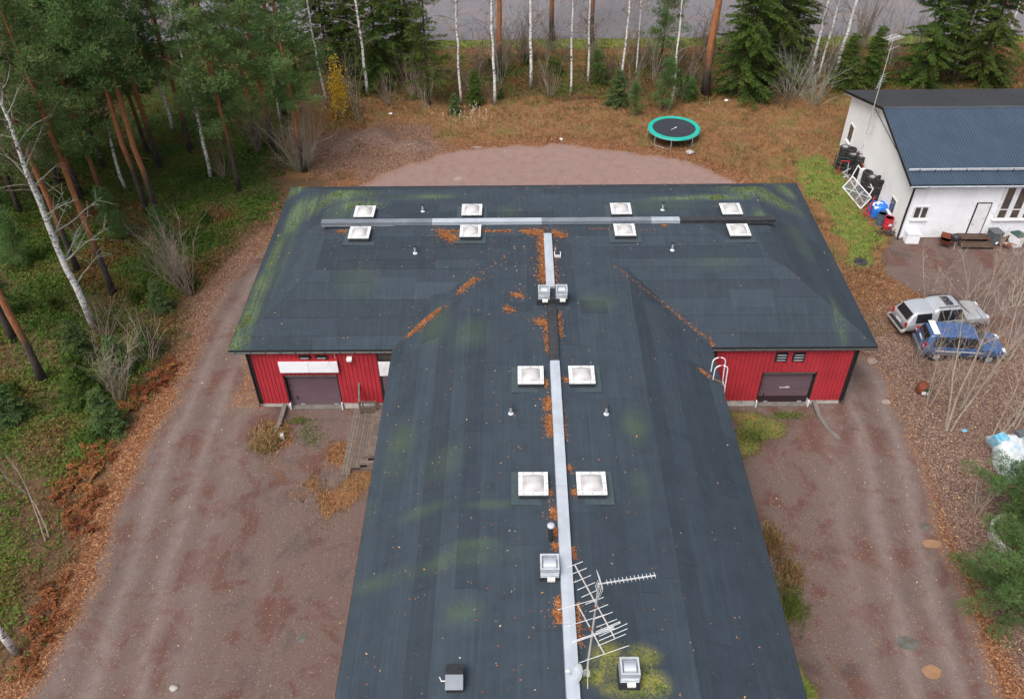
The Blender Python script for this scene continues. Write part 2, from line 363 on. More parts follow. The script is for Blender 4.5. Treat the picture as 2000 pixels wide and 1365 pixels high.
def zones(x, y):
    x = np.asarray(x, float); y = np.asarray(y, float)
    n = fbm(x*.55, y*.55, 3)-.5; n2 = fbm(x*.16, y*.16, 9)-.5
    dG = polydist(x, y, GRAVEL)+n*1.2; dY = polydist(x, y, YARD)+n*1.6
    Z = {}
    Z['dG'] = dG
    Z['gravel'] = np.maximum(smooth(.35, -.35, dG), smooth(.6, -.6, dY))
    Z['road'] = smooth(-.35, .35, y-ROAD_Y+n*.5)
    Z['verge'] = smooth(-2.6, -1.6, y-ROAD_Y+n*2.2)*(1-Z['road'])
    hole = np.maximum(smooth(.7, -.7, polydist(x, y, SGRASS)+n*2.6), smooth(.9, -.9, polydist(x, y, RRAMP)+n*4))
    dirt = smooth(.9, -.9, np.minimum(polydist(x, y, RDIRT), polydist(x, y, LDIRT))+n*4)*(.45+1.2*n)
    hole = np.maximum(hole, np.clip(dirt, 0, .75))
    hole = np.maximum(hole, np.maximum(smooth(.8, -.8, polydist(x, y, DGRASS)+n*4), .8*smooth(.8, -.8, np.minimum(polydist(x, y, LLEAF), polydist(x, y, LLEAF2))+n*4)))
    Z['gravel'] = Z['gravel']*(1-.9*hole)
    out = 1-Z['gravel']
    lawn = np.maximum(smooth(.8, -.8, polydist(x, y, LAWN)+n*2), .9*smooth(.7, -.7, polydist(x, y, SGRASS)+n*2.6))
    lawn = np.maximum(lawn, .55*smooth(.7, -.9, polydist(x, y, RRAMP)+n*5))
    Z['lawn'] = lawn
    west = smooth(-15.5, -18.5, x+n*2+np.clip(y-52, 0, 30)*.12)
    Z['west'] = west*out
    under = smooth(69, 72.5, y+n*4)*(1-Z['verge'])*(1-Z['road'])
    Z['under'] = under*(1-west)
    Z['green'] = np.clip((west*smooth(1.2, 4.0, dG)*(.72+1.5*n2+.7*n))+.40*under*smooth(78, 75, y)*(.6+1.6*n2), 0, 1)*out*(1-.75*smooth(24, 16, y))
    Z['dry'] = np.clip(smooth(56, 58, y)*(1-under)+smooth(17.3, 18, x)*smooth(30, 36, y), 0, 1)*out*(1-west)*(1-Z['verge'])*(1-.85*lawn)
    Z['dry'] = np.maximum(Z['dry'], .85*smooth(76, 79, y)*(1-Z['verge'])*(1-Z['road']))
    Z['dry'] = np.maximum(Z['dry'], .8*smooth(.8, -.8, polydist(x, y, DGRASS)+n*4))
    edge = smooth(2.6+2.2*n2, .3, dG)*smooth(-.9, .1, dG)
    Z['leaf'] = np.clip(edge*(1-.2*smooth(20, 26, y)*0), 0, 1)*(1-lawn)
    Z['leaf'] = np.maximum(Z['leaf'], .85*smooth(.8, -.8, np.minimum(polydist(x, y, LLEAF), polydist(x, y, LLEAF2))+n*4))
    Z['leaf'] = np.maximum(Z['leaf'], .35*dirt)
    east = smooth(19.3, 20.3, x+n)*smooth(47, 44, y)*(1-smooth(.6, -.6, dY))
    Z['east'] = east*(1-smooth(.35, -.35, dG))
    Z['leaf'] = np.maximum(Z['leaf'], Z['east'])
    Z['mauve'] = np.clip(Z['east']*smooth(42, 38, y)+smooth(56, 50, y)*smooth(-14, -19, x)*smooth(34, 40, y)*.7, 0, 1)
    heap = smooth(1.6, -1., np.hypot((x+11.6)/1.4, y-61.5)-4.2+n*3)*(1-Z['gravel'])
    Z['leaf'] = np.maximum(Z['leaf'], heap); Z['mauve'] = np.maximum(Z['mauve'], .75*heap); Z['dry'] = Z['dry']*(1-.8*heap)
    bed = smooth(.7, -.3, np.maximum(np.abs(x-XL)-.9, np.abs(y-36)-3.6)+n*1.2)             # leaves under the left eaves
    Z['leaf'] = np.maximum(Z['leaf'], .8*bed)
    tr_ = np.zeros_like(x)
    for path in ([(-14.2, 2), (-15.6, 12), (-16.5, 22), (-16.9, 30), (-16.7, 38), (-16.0, 44), (-14.4, 50), (-10, 55)], [(14.5, 2), (15.8, 12), (17.0, 22), (18.3, 29), (18.9, 34), (18.6, 37)]):
        dd = np.full(x.shape, 1e9)
        for (x0, y0), (x1, y1) in zip(path[:-1], path[1:]):
            dx, dy = x1-x0, y1-y0; t = np.clip(((x-x0)*dx+(y-y0)*dy)/(dx*dx+dy*dy), 0, 1); dd = np.minimum(dd, np.hypot(x-x0-t*dx, y-y0-t*dy))
        dd = dd+n*.5; tr_ = np.maximum(tr_, np.exp(-((np.abs(dd)-.85)/.38)**2)); tr_ = np.maximum(tr_, .5*np.exp(-((np.abs(dd)-2.4)/.5)**2))
    Z['track'] = tr_*.75*Z['gravel']
    Z['mound'] = np.zeros_like(x)
    for c_, r_, h_ in MOUNDS: Z['mound'] = np.maximum(Z['mound'], smooth(r_*.9, r_*.62, np.hypot((x-c_[0])/1.3, y-c_[1])+n*1.2))
    Z['gravel'] = np.maximum(Z['gravel'], .9*Z['mound'])
    Z['pad'] = smooth(48, 56, y)*Z['gravel']*(1-Z['mound'])
    return Z
def gz(x, y):
    x = np.asarray(x, float); y = np.asarray(y, float)
    dG = polydist(x, y, GRAVEL); dY = polydist(x, y, YARD)
    out = smooth(.2, 3.5, np.minimum(dG, dY))*smooth(-1.5, -5, y-ROAD_Y)
    house = smooth(1, 3, np.maximum(np.abs(x-36)-11, np.abs(y-55)-7.2))
    z = out*house*((fbm(x*.35, y*.35, 21)-.5)*.55+(fbm(x*1.3, y*1.3, 5)-.5)*.16)
    z = z+(fbm(x*.4, y*.4, 31)-.5)*.05
    for c, r, h in MOUNDS:
        d = np.hypot((x-c[0])/1.3, y-c[1]); z = z+h*smooth(r, r*.15, d+.3*(fbm(x*1.5, y*1.5, 77)-.5))
    # banked soil beside the two sunken garage ramps
    for x0, x1 in ((-15.2, -12.35), (15.62, 18.2)):
        z = z+.16*smooth(.12, -.12, np.maximum(x0-x, x-x1))*smooth(29.0, 30.4, y)*smooth(50, 34, y)
    return z
def gz1(x, y): return float(gz(np.array([x]), np.array([y]))[0])
def GG(px, py):
    """the point of the ground under a point of the photograph"""
    z = 0.
    for _ in range(4):
        p = G(px, py, z); z = gz1(p[0], p[1])
    return (p[0], p[1], z)

# ------------------------------------------------------------------ ground material
m, nt, N, L, b = newmat('ground_cover')
oc = coords(nt)
def at(name): return nd(nt, 'ShaderNodeAttribute', attribute_name=name).outputs['Fac']
nf = noise(nt, oc, 9, 6, .7); nm_ = noise(nt, oc, 1.6, 6, .65); nl = noise(nt, oc, .35, 5, .6); ng = noise(nt, oc, 38, 4, .75)
vor = nd(nt, 'ShaderNodeTexVoronoi'); vor.inputs['Scale'].default_value = 17; L.new(oc, vor.inputs['Vector'])
vsep = nd(nt, 'ShaderNodeSeparateColor'); L.new(vor.outputs['Color'], vsep.inputs[0]); vr = vsep.outputs[0]
vo2 = nd(nt, 'ShaderNodeTexVoronoi'); vo2.inputs['Scale'].default_value = 26; L.new(oc, vo2.inputs['Vector'])
vs2 = nd(nt, 'ShaderNodeSeparateColor'); L.new(vo2.outputs['Color'], vs2.inputs[0]); vr2 = vs2.outputs[0]
def edge(a, soft=.25, amp=.5):
    return sstep(nt, mth(nt, 'ADD', a, mth(nt, 'MULTIPLY', mth(nt, 'SUBTRACT', mth(nt, 'ADD', mth(nt, 'MULTIPLY', nf, .55), mth(nt, 'MULTIPLY', nm_, .45)), .5), amp*2)), .5-soft, .5+soft)
soil = ramp(nt, nf, [(.3, (.034, .022, .013)), (.5, (.085, .050, .026)), (.7, (.15, .082, .042))])
green = ramp(nt, nf, [(.3, (.022, .040, .009)), (.5, (.055, .090, .016)), (.7, (.11, .12, .026))])
green = mixc(nt, mth(nt, 'MULTIPLY', sstep(nt, nm_, .45, .62), .6), green, (.095, .062, .024))
dry = ramp(nt, nf, [(.28, (.085, .047, .022)), (.5, (.19, .105, .045)), (.7, (.29, .175, .08))])
dry = mixc(nt, sstep(nt, nm_, .35, .65), dry, mixc(nt, .65, dry, (.17, .06, .026)))
dry = mixc(nt, mth(nt, 'MULTIPLY', sstep(nt, noise(nt, oc, .45, 5, .7, .3), .50, .62), .65), dry, (.095, .095, .028))
grass = ramp(nt, nf, [(.28, (.060, .088, .014)), (.5, (.11, .155, .026)), (.72, (.20, .21, .055))])
grass = mixc(nt, sstep(nt, nm_, .48, .68), grass, (.21, .135, .05))
leafc = ramp(nt, vr, [(0, (.060, .026, .013)), (.35, (.135, .052, .022)), (.7, (.20, .082, .036)), (.92, (.25, .135, .075)), (1, (.36, .24, .11))])
mauve = ramp(nt, vr, [(0, (.055, .033, .027)), (.4, (.12, .072, .056)), (.8, (.19, .122, .097)), (1, (.28, .20, .14))])
leafc = mixc(nt, at('mauve'), leafc, mauve)
gra = ramp(nt, ng, [(.3, (.056, .037, .032)), (.5, (.116, .080, .069)), (.72, (.190, .141, .125))])
gra = mixc(nt, mth(nt, 'MULTIPLY', sstep(nt, noise(nt, oc, .42, 6, .68, .5), .49, .60), .85), gra, (.096, .045, .036))
gra = mixc(nt, mth(nt, 'MULTIPLY', sstep(nt, noise(nt, oc, .55, 5, .65, .4), .54, .68), .5), gra, (.060, .048, .047))
gra = mixc(nt, mth(nt, 'MULTIPLY', sstep(nt, noise(nt, scaled(nt, oc, (1.1, .11, 1)), 1.1, 5, .7, .6), .5, .75), .3), gra, (.165, .128, .116))
gra = mixc(nt, mth(nt, 'MULTIPLY', at('track'), sstep(nt, mth(nt, 'ADD', mth(nt, 'MULTIPLY', nm_, .6), mth(nt, 'MULTIPLY', nf, .4)), .25, .6)), gra, (.190, .150, .138))
gra = mixc(nt, mth(nt, 'MULTIPLY', sstep(nt, vr2, .96, .99), .5), gra, (.34, .24, .17))
padc = ramp(nt, ng, [(.3, (.17, .107, .094)), (.55, (.25, .168, .151)), (.75, (.32, .225, .205))])
gra = mixc(nt, mth(nt, 'MULTIPLY', at('pad'), mth(nt, 'ADD', mth(nt, 'MULTIPLY', sstep(nt, nm_, .25, .6), .35), .6)), gra, padc)
road = ramp(nt, ng, [(.3, (.105, .105, .118)), (.7, (.185, .182, .198))])
road = mixc(nt, mth(nt, 'MULTIPLY', sstep(nt, nl, .42, .62), .45), road, (.20, .155, .15))
c = mixc(nt, edge(at('green')), soil, green)
c = mixc(nt, edge(at('dry')), c, dry)
c = mixc(nt, edge(at('leaf')), c, leafc)
c = mixc(nt, edge(at('lawn')), c, grass)
c = mixc(nt, edge(at('verge'), .2, .3), c, mixc(nt, .35, grass, (.22, .26, .04)))
c = mixc(nt, edge(at('gravel'), .2, .35), c, gra)
lg = mth(nt, 'MULTIPLY', at('leaf'), sstep(nt, vr, .45, .6))
c = mixc(nt, edge(mth(nt, 'MULTIPLY', lg, at('gravel'))), c, leafc)
c = mixc(nt, edge(at('road'), .15, .12), c, road)
L.new(c, b.inputs['Base Color']); b.inputs['Roughness'].default_value = .92; b.inputs['Specular IOR Level'].default_value = .25
bump(nt, b, mth(nt, 'ADD', nf, mth(nt, 'MULTIPLY', ng, .5)), .7, .05)

# ------------------------------------------------------------------ the ground, one sheet cut into its areas
def axis(a, b, step, far, k):
    c = np.arange(a, b+1e-6, step); e = np.geomspace(1, far, k)
    return np.concatenate([a-e[::-1], c, b+e])
gx = axis(-46, 52, .33, 300, 14); gy = axis(8, 98, .33, 420, 14)
X, Y = np.meshgrid(gx, gy); Zg = gz(X, Y); Zn = zones(X.ravel(), Y.ravel())
nx, ny = len(gx), len(gy)
GV = np.stack([X, Y, Zg], -1).reshape(-1, 3)
ii, jj = np.meshgrid(np.arange(nx-1), np.arange(ny-1)); q = (jj*nx+ii).ravel()
GF = np.stack([q, q+1, q+nx+1, q+nx], 1)
fc = GV[GF].mean(1); fz = {k: v[GF].mean(1) for k, v in Zn.items()}
cls = np.zeros(len(GF), int)
cls[fz['verge'] > .5] = 3
cls[fz['lawn'] > .5] = 4
cls[(fz['gravel'] > .5)] = 1
cls[(fz['gravel'] > .5) & (fc[:, 0] > 21)] = 5
cls[fz['road'] > .5] = 2
cls[fz['mound'] > .5] = 6
NAMES = {0: ('forest_floor', 'forest floor of moss, dead leaves and dry grass around the red building'),
         1: ('gravel_drive', 'mauve gravel drive running round the red building'),
         2: ('road', 'wet grey asphalt beyond the trees at the top'),
         3: ('grass_verge', 'strip of yellow green grass along the far asphalt'),
         4: ('lawn', 'mossy green grass between the two buildings and along the wing'),
         6: ('gravel_mound', 'low heaps of grey gravel at the far left corner of the pad'),
         5: ('gravel_yard', 'reddish gravel yard in front of the white building')}
for k, (nm, lb) in NAMES.items():
    F = GF[cls == k]; u, inv = np.unique(F, return_inverse=True); inv = inv.reshape(F.shape)
    me = bpy.data.meshes.new(nm); me.vertices.add(len(u)); me.vertices.foreach_set('co', GV[u].astype(np.float32).ravel())
    me.loops.add(F.size); me.loops.foreach_set('vertex_index', inv.astype(np.int32).ravel())
    me.polygons.add(len(F)); me.polygons.foreach_set('loop_start', np.arange(0, F.size, 4, dtype=np.int32))
    me.polygons.foreach_set('use_smooth', np.ones(len(F), bool))
    for a in ('gravel', 'road', 'verge', 'lawn', 'green', 'dry', 'leaf', 'mauve', 'pad', 'track'):
        at_ = me.attributes.new(a, 'FLOAT', 'POINT'); at_.data.foreach_set('value', Zn[a][u].astype(np.float32))
    me.update(calc_edges=True); me.materials.append(MATS['ground_cover'])
    struct(link(nm, me), lb)
# ------------------------------------------------------------------ the red workshop
SK, ZE, ZB = 4.02, 4.2, 6.27
S1, S2 = (ZB-ZE)/SK, .057
RYM, RXM, ZR = (YF+YB)/2, (XSL+XSR)/2, ZB+.057*4.03
def roofz(x, y):
    d1 = min(x-XL, XR-x, y-YF, YB-y); d2 = min(x-XSL, XSR-x) if y < RYM else -9
    d = max(d1, d2); return ZE+min(d, SK)*S1+max(0, d-SK)*S2
def RG(px, py):
    z = 6.
    for _ in range(12):
        p = G(px, py, z); z = .5*z+.5*roofz(p[0], p[1])
    return (p[0], p[1], z)

# bitumen felt: blue grey, mossy where it stays damp
m, nt, N, L, b = newmat('roof_felt')
oc = coords(nt); sep = nd(nt, 'ShaderNodeSeparateXYZ'); L.new(oc, sep.inputs[0])
n1 = noise(nt, oc, 1.1, 6, .65); n2 = noise(nt, oc, 14, 5, .7); n3 = noise(nt, oc, 70, 3, .8); n4 = noise(nt, scaled(nt, oc, (.35, .9, 1)), .5, 5, .6, .5)
st1 = noise(nt, scaled(nt, oc, (9, .25, 1)), 1., 3, .6)
c = ramp(nt, n3, [(.28, (.014, .021, .029)), (.5, (.029, .040, .053)), (.72, (.056, .073, .090))])
c = mixc(nt, mth(nt, 'MULTIPLY', sstep(nt, n1, .4, .7), .45), c, (.018, .027, .036))
c = mixc(nt, mth(nt, 'MULTIPLY', sstep(nt, st1, .45, .7), .3), c, (.046, .062, .076))
def blobs(lst):
    tot = None
    for (x, y, rx, ry, s) in lst:
        a = mth(nt, 'DIVIDE', mth(nt, 'SUBTRACT', sep.outputs[0], x), rx); bb = mth(nt, 'DIVIDE', mth(nt, 'SUBTRACT', sep.outputs[1], y), ry)
        d = mth(nt, 'SQRT', mth(nt, 'ADD', mth(nt, 'MULTIPLY', a, a), mth(nt, 'MULTIPLY', bb, bb)))
        v = mth(nt, 'MULTIPLY', mth(nt, 'SUBTRACT', 1., sstep(nt, d, .15, 1.)), s)
        tot = v if tot is None else mth(nt, 'MAXIMUM', tot, v)
    return tot
def rb(px, py, rx, ry, s): p = RG(px, py); return (p[0], p[1], rx, ry, s)
faint = blobs([rb(780, 880, 1.0, 2.6, .8), rb(700, 1010, 1.2, 1.2, .6), rb(870, 900, 1.3, 1.4, .5), rb(900, 1085, 2.8, .7, .9), rb(760, 1130, 2.2, .6, .7), rb(930, 1065, 1.5, .5, .9), rb(905, 1195, 1.0, .9, .9), rb(1240, 830, .8, 1.6, .9),
               rb(1250, 950, .6, 1.2, .6), rb(990, 415, .9, 1.2, 1.), rb(700, 545, 1.6, 1.6, .5), rb(850, 640, 1.1, 2.2, .7), rb(920, 650, 1.4, 1.6, .6), rb(1170, 590, 1.3, 1.2, .6), rb(1400, 512, 2.5, .8, .6), rb(1560, 470, 1.2, 2.5, .7),
               rb(1280, 400, 4, 1.2, .5), rb(830, 385, 4, .7, .8), rb(680, 420, 2, 1.5, .6), (-13.2, 40, .9, 6, .7), rb(960, 985, 1.5, .35, .7), rb(820, 1000, 1.6, .5, .6)])
fm = mth(nt, 'MULTIPLY', faint, sstep(nt, mth(nt, 'ADD', mth(nt, 'MULTIPLY', n4, .5), mth(nt, 'MULTIPLY', n2, .5)), .34, .58))
c = mixc(nt, mth(nt, 'MULTIPLY', fm, .7), c, (.060, .088, .052))
moss = blobs([rb(650, 386, 3.4, 1.3, 1.), rb(575, 372, 1.5, 1.2, .95), rb(700, 400, 2.0, .9, .8), rb(580, 420, 1.1, 2.6, .9), rb(535, 500, .55, 3.4, .8), rb(480, 625, 1.2, 2.8, 1.), rb(510, 560, .9, 2.6, .9), rb(610, 405, 1.6, 1.8, .9), rb(460, 665, 1.1, 1.5, 1.), rb(1490, 380, 3.6, 1.3, 1.), rb(1400, 386, 3.0, .45, .9), rb(1320, 388, 2.2, .35, .8),
              rb(1530, 372, 1.2, 1.2, .9), rb(1490, 425, .8, 1.4, .6), rb(850, 385, 1.5, .35, .6), rb(1640, 620, .5, 2.4, .45)])
mm = mth(nt, 'MULTIPLY', moss, sstep(nt, mth(nt, 'ADD', mth(nt, 'MULTIPLY', st1, .35), mth(nt, 'MULTIPLY', mth(nt, 'ADD', n1, n2), .33)), .38, .60))
c = mixc(nt, mth(nt, 'MULTIPLY', mm, .8), c, mixc(nt, sstep(nt, n2, .35, .65), (.050, .085, .035), (.17, .23, .085)))
yel = blobs([rb(1190, 1290, .9, .9, 1.), rb(1270, 1335, .9, .7, 1.), rb(1160, 1320, .8, .5, .8), rb(1255, 1280, .8, .6, .7), rb(1225, 1345, 1.3, .5, .8)])
ym = mth(nt, 'MULTIPLY', yel, sstep(nt, mth(nt, 'ADD', mth(nt, 'MULTIPLY', n1, .4), mth(nt, 'MULTIPLY', n2, .6)), .36, .58))
c = mixc(nt, mth(nt, 'MULTIPLY', ym, .85), c, mixc(nt, n2, (.16, .17, .03), (.34, .32, .04)))
r = nd(nt, 'ShaderNodeObjectInfo').outputs['Random']
h = nd(nt, 'ShaderNodeHueSaturation'); L.new(c, h.inputs['Color']); L.new(mth(nt, 'ADD', mth(nt, 'MULTIPLY', r, .30), .86), h.inputs['Value'])
L.new(h.outputs['Color'], b.inputs['Base Color']); b.inputs['Roughness'].default_value = .85; b.inputs['Specular IOR Level'].default_value = .2
bump(nt, b, n3, .5, .01)
m, nt, N, L, b = newmat('dome')
b.inputs['Base Color'].default_value = (.80, .78, .78, 1); b.inputs['Roughness'].default_value = .22; b.inputs['Subsurface Weight'].default_value = .0
b.inputs['Transmission Weight'].default_value = .35; b.inputs['IOR'].default_value = 1.4
oc = coords(nt); n1 = noise(nt, oc, 3, 4)
L.new(mixc(nt, sstep(nt, n1, .4, .75), (.60, .585, .59), (.47, .44, .435)), b.inputs['Base Color'])

bld = empty('workshop_building', (0, 0, 0))
tag(bld, 'large red workshop with T shaped dark felt roof and ridge ducts', 'building')

A3 = {'A': (XL, YB, ZE), 'B': (XR, YB, ZE), 'C': (XR, YF, ZE), 'D': (XSR, YF, ZE), 'E': (XSR, YS, ZE), 'F': (XSL, YS, ZE), 'G': (XSL, YF, ZE), 'H': (XL, YF, ZE),
      'a': (XL+SK, YB-SK, ZB), 'b': (XR-SK, YB-SK, ZB), 'c': (XR-SK, YF+SK, ZB), 'd': (XSR-SK, YF+SK, ZB), 'e': (XSR-SK, YS, ZB), 'f': (XSL+SK, YS, ZB), 'g': (XSL+SK, YF+SK, ZB), 'h': (XL+SK, YF+SK, ZB),
      '1': (XL+8.05, RYM, ZR), '2': (XR-8.05, RYM, ZR), 'J': (RXM, RYM, ZR), 'K': (RXM, YS, ZR)}
FACETS = ['ABba', 'BCcb', 'CDdc', 'DEed', 'FGgf', 'GHhg', 'HAah', 'ab21', 'hgJ1', 'dc2J', 'gfKJ', 'edJK', 'a1h', 'b2c']
EAVE = {'ABba': 'BA', 'BCcb': 'CB', 'CDdc': 'DC', 'DEed': 'ED', 'FGgf': 'GF', 'GHhg': 'HG', 'HAah': 'AH', 'ab21': 'ba', 'hgJ1': 'hg', 'dc2J': 'dc', 'gfKJ': 'gf', 'edJK': 'ed', 'a1h': 'ah', 'b2c': 'cb'}
deck = MB()
for fct in FACETS:
    P = [A3[k] for k in fct]
    V = np.array(P+[(x, y, z-.14) for x, y, z in P]); k = len(P)
    deck.add(V, [tuple(range(k)), tuple(range(2*k-1, k-1, -1))]+[(i, k+i, k+(i+1) % k, (i+1) % k) for i in range(k)])
roof = deck.build('roof', 'felt_black', bld)
def clip(poly, ax, v, keep_ge):
    out = []; n = len(poly)
    for i in range(n):
        p, q_ = poly[i], poly[(i+1) % n]; ip = (p[ax] >= v) if keep_ge else (p[ax] <= v); iq = (q_[ax] >= v) if keep_ge else (q_[ax] <= v)
        if ip: out.append(p)
        if ip != iq:
            t = (v-p[ax])/(q_[ax]-p[ax]); out.append((p[0]+t*(q_[0]-p[0]), p[1]+t*(q_[1]-p[1])))
    return out
rs = random.Random(11)
for fct in FACETS:
    P = np.array([A3[k] for k in fct], float); e0, e1 = (np.array(A3[k]) for k in EAVE[fct])
    e = (e1-e0)/np.linalg.norm(e1-e0)
    o = e0; nrm = None
    cen = P.mean(0); s = cen-o; s = s-e*(s@e); s /= np.linalg.norm(s); n = np.cross(e, s)
    if n[2] < 0: n = -n
    pl = [((p-o)@e, (p-o)@s) for p in P]
    bmax = max(p[1] for p in pl); b0 = 0.; amin, amax = min(p[0] for p in pl), max(p[0] for p in pl)
    while b0 < bmax-.02:
        b1 = min(b0+(1.0 if b0 > 0 else .8), bmax)
        if bmax-b1 < .15: b1 = bmax
        a0 = amin-rs.uniform(0, 6)
        while a0 < amax:
            a1 = a0+rs.uniform(7.5, 10)
            q_ = clip(clip(clip(clip(pl, 1, b0-.03, True), 1, b1, False), 0, a0, True), 0, a1-.012, False)
            a0 = a1
            if len(q_) < 3: continue
            lift = rs.uniform(0, .002)
            def off(bb): t = (bb-b0)/(b1-b0); return lift+.020*(1-t)+.005*t
            k = len(q_); V = [o+e*x+s*y+n*off(y) for x, y in q_]+[o+e*x+s*y+n*.001 for x, y in q_]
            mb = MB().add(V, [tuple(range(k)), tuple(range(2*k-1, k-1, -1))]+[(i, k+i, k+(i+1) % k, (i+1) % k) for i in range(k)])
            st = mb.build('felt_strip', 'roof_felt', roof)
        b0 = b1
# repair patches of newer felt
for (px, py, w, d_) in [(1470, 583, 2.3, .9), (870, 590, 1.6, 1.0), (935, 600, 1.0, 1.6), (1160, 600, 1.3, 1.0), (770, 560, 2.2, .9), (1015, 600, 1.2, .7), (760, 383, 2.1, .45), (1205, 640, .5, .7)]:
    x, y, z = RG(px, py); V = []
    for sx, sy in ((-1, -1), (1, -1), (1, 1), (-1, 1)):
        xx, yy = x+sx*w/2, y+sy*d_/2; V.append((xx, yy, roofz(xx, yy)+.027))
    mb = MB().add(V+[(a, b_, c_-.02) for a, b_, c_ in V], [(0, 1, 2, 3), (7, 6, 5, 4), (0, 4, 5, 1), (1, 5, 6, 2), (2, 6, 7, 3), (3, 7, 4, 0)])
    mb.build('felt_patch', 'roof_felt', roof)
# fascia and gutters
def edge_bar(a, b_, w, h, dz, nm, mat):
    return MB().bar((A3[a][0], A3[a][1], A3[a][2]+dz), (A3[b_][0], A3[b_][1], A3[b_][2]+dz), w, h).build(nm, mat, bld)
for a, b_ in ('HA', 'AB', 'BC', 'DE', 'FG', 'CD', 'GH'): edge_bar(a, b_, .05, .17, -.075, 'fascia_board', 'black_trim')
def gutter(x0, x1, y, z, nm='gutter', mat='gutter_steel', par=None):
    mb = MB(); a = np.linspace(math.pi, 2*math.pi, 7)
    pr = [(y+.075*math.cos(t), z+.075*math.sin(t)) for t in a]; pr += [(y+.066*math.cos(t), z+.006+.066*math.sin(t)) for t in a[::-1]]
    k = len(pr); V = [(x, p[0], p[1]) for x in (x0, x1) for p in pr]
    mb.add(V, [(i, (i+1) % k, k+(i+1) % k, k+i) for i in range(k)]+[tuple(range(k))[::-1], tuple(range(k, 2*k))])
    g = mb.build(nm, mat, par or bld)
    x = x0+.4
    while x < x1:
        MB().box((x, y+.01, z+.012), (.03, .17, .02)).build('gutter_bracket', mat, g); x += .75
    return g
gutter(XL-.02, XSL+.05, YF-.11, ZE-.06); gutter(XSR-.05, XR+.02, YF-.11, ZE-.06)

# walls of profiled red sheet, one mesh for each sheet
wall = MB()
WX0, WX1 = XL+.97, XR-.97
for p0, p1 in [((WX0+.1, WALL_Y+.06), (-5.3, WALL_Y+.06)), ((8.7, WALL_Y+.06), (WX1-.1, WALL_Y+.06)), ((WX0+.06, WALL_Y+.1), (WX0+.06, YB-1.1)), ((WX1-.06, WALL_Y+.1), (WX1-.06, YB-1.1)), ((WX0+.1, YB-1.06), (WX1-.1, YB-1.06)),
               ((-5.24, YS+.5), (-5.24, WALL_Y)), ((8.64, YS+.5), (8.64, WALL_Y)), ((-5.2, YS+.6), (8.6, YS+.6))]:
    doors = [(-12.13, -9.35), (12.62, 15.40)] if abs(p0[1]-(WALL_Y+.06)) < .01 and abs(p1[1]-p0[1]) < .01 else []
    segs = [(p0, p1, 0)]
    for d0, d1 in doors:
        ns = []
        for (a, b_, z0) in segs:
            if a[0] < d0 and b_[0] > d1: ns += [(a, (d0, a[1]), 0), ((d0, a[1]), (d1, a[1]), 2.42), ((d1, a[1]), b_, 0)]
            else: ns.append((a, b_, z0))
        segs = ns
    for a, b_, z0 in segs: wall.bar((*a, (z0+ZE)/2-.2), (*b_, (z0+ZE)/2-.2), .06, ZE-z0-.4+.35)
wall = wall.build('wall', 'dark_concrete', bld)
def sheet(a, b_, z0, z1, out, mat='red_sheet', par=wall, pitch=.21, dep=.028, nm='wall_sheet'):
    """ribbed steel sheets from a to b (plan), facing out"""
    a, b_, o = np.array(a, float), np.array(b_, float), np.array(out, float); Lw = np.linalg.norm(b_-a); d = (b_-a)/Lw
    k = max(1, round(Lw/1.05)); w = Lw/k
    for i in range(k):
        m_ = max(1, round(w/pitch)); pt = w/m_; pr = []
        for j in range(m_):
            t = i*w+j*pt; pr += [(t+.002, 0), (t+.012, dep), (t+pt*.80, dep), (t+pt*.87, .0), (t+pt-.001, 0)]
        V = []
        for t, q_ in pr:
            p = a+d*t+o*(q_+.03); V += [(p[0], p[1], z0), (p[0], p[1], z1)]
        for t, q_ in reversed(pr):
            p = a+d*t+o*(q_+.028-.02); V += [(p[0], p[1], z0), (p[0], p[1], z1)]
        n_ = len(V)//2
        MB().add(V, [(2*j, 2*((j+1) % n_), 2*((j+1) % n_)+1, 2*j+1) for j in range(n_)]).build(nm, mat, par)
ZP = .42
sheet((WX0, WALL_Y), (-12.15, WALL_Y), ZP, 4.06, (0, -1)); sheet((-12.15, WALL_Y), (-9.33, WALL_Y), 2.44, 4.06, (0, -1)); sheet((-9.33, WALL_Y), (-7.15, WALL_Y), ZP, 4.06, (0, -1))
sheet((10.05, WALL_Y), (12.6, WALL_Y), ZP, 4.06, (0, -1)); sheet((12.6, WALL_Y), (15.42, WALL_Y), 2.44, 4.06, (0, -1)); sheet((15.42, WALL_Y), (WX1, WALL_Y), ZP, 4.06, (0, -1))
sheet((WX0, YB-1.0), (WX0, WALL_Y), ZP, 4.06, (-1, 0)); sheet((WX1, WALL_Y), (WX1, YB-1.0), ZP, 4.06, (1, 0)); sheet((WX1, YB-1.0), (WX0, YB-1.0), ZP, 4.06, (0, 1))
sheet((-5.3, WALL_Y-.1), (-5.3, YS+.6), ZP, 4.06, (-1, 0)); sheet((8.7, YS+.6), (8.7, WALL_Y-.1), ZP, 4.06, (1, 0))
for x in (WX0-.03, WX1+.03):
    MB().box((x, WALL_Y-.03, 2.24), (.15, .15, 3.6)).build('corner_trim', 'black_trim', bld)
    MB().tube([(x+(-.09 if x < 0 else .09), WALL_Y-.14, 4.05), (x+(-.09 if x < 0 else .09), WALL_Y-.12, .5), (x+(-.09 if x < 0 else .09), WALL_Y-.25, .38)], .045, 8).build('downpipe', 'black_trim', bld)
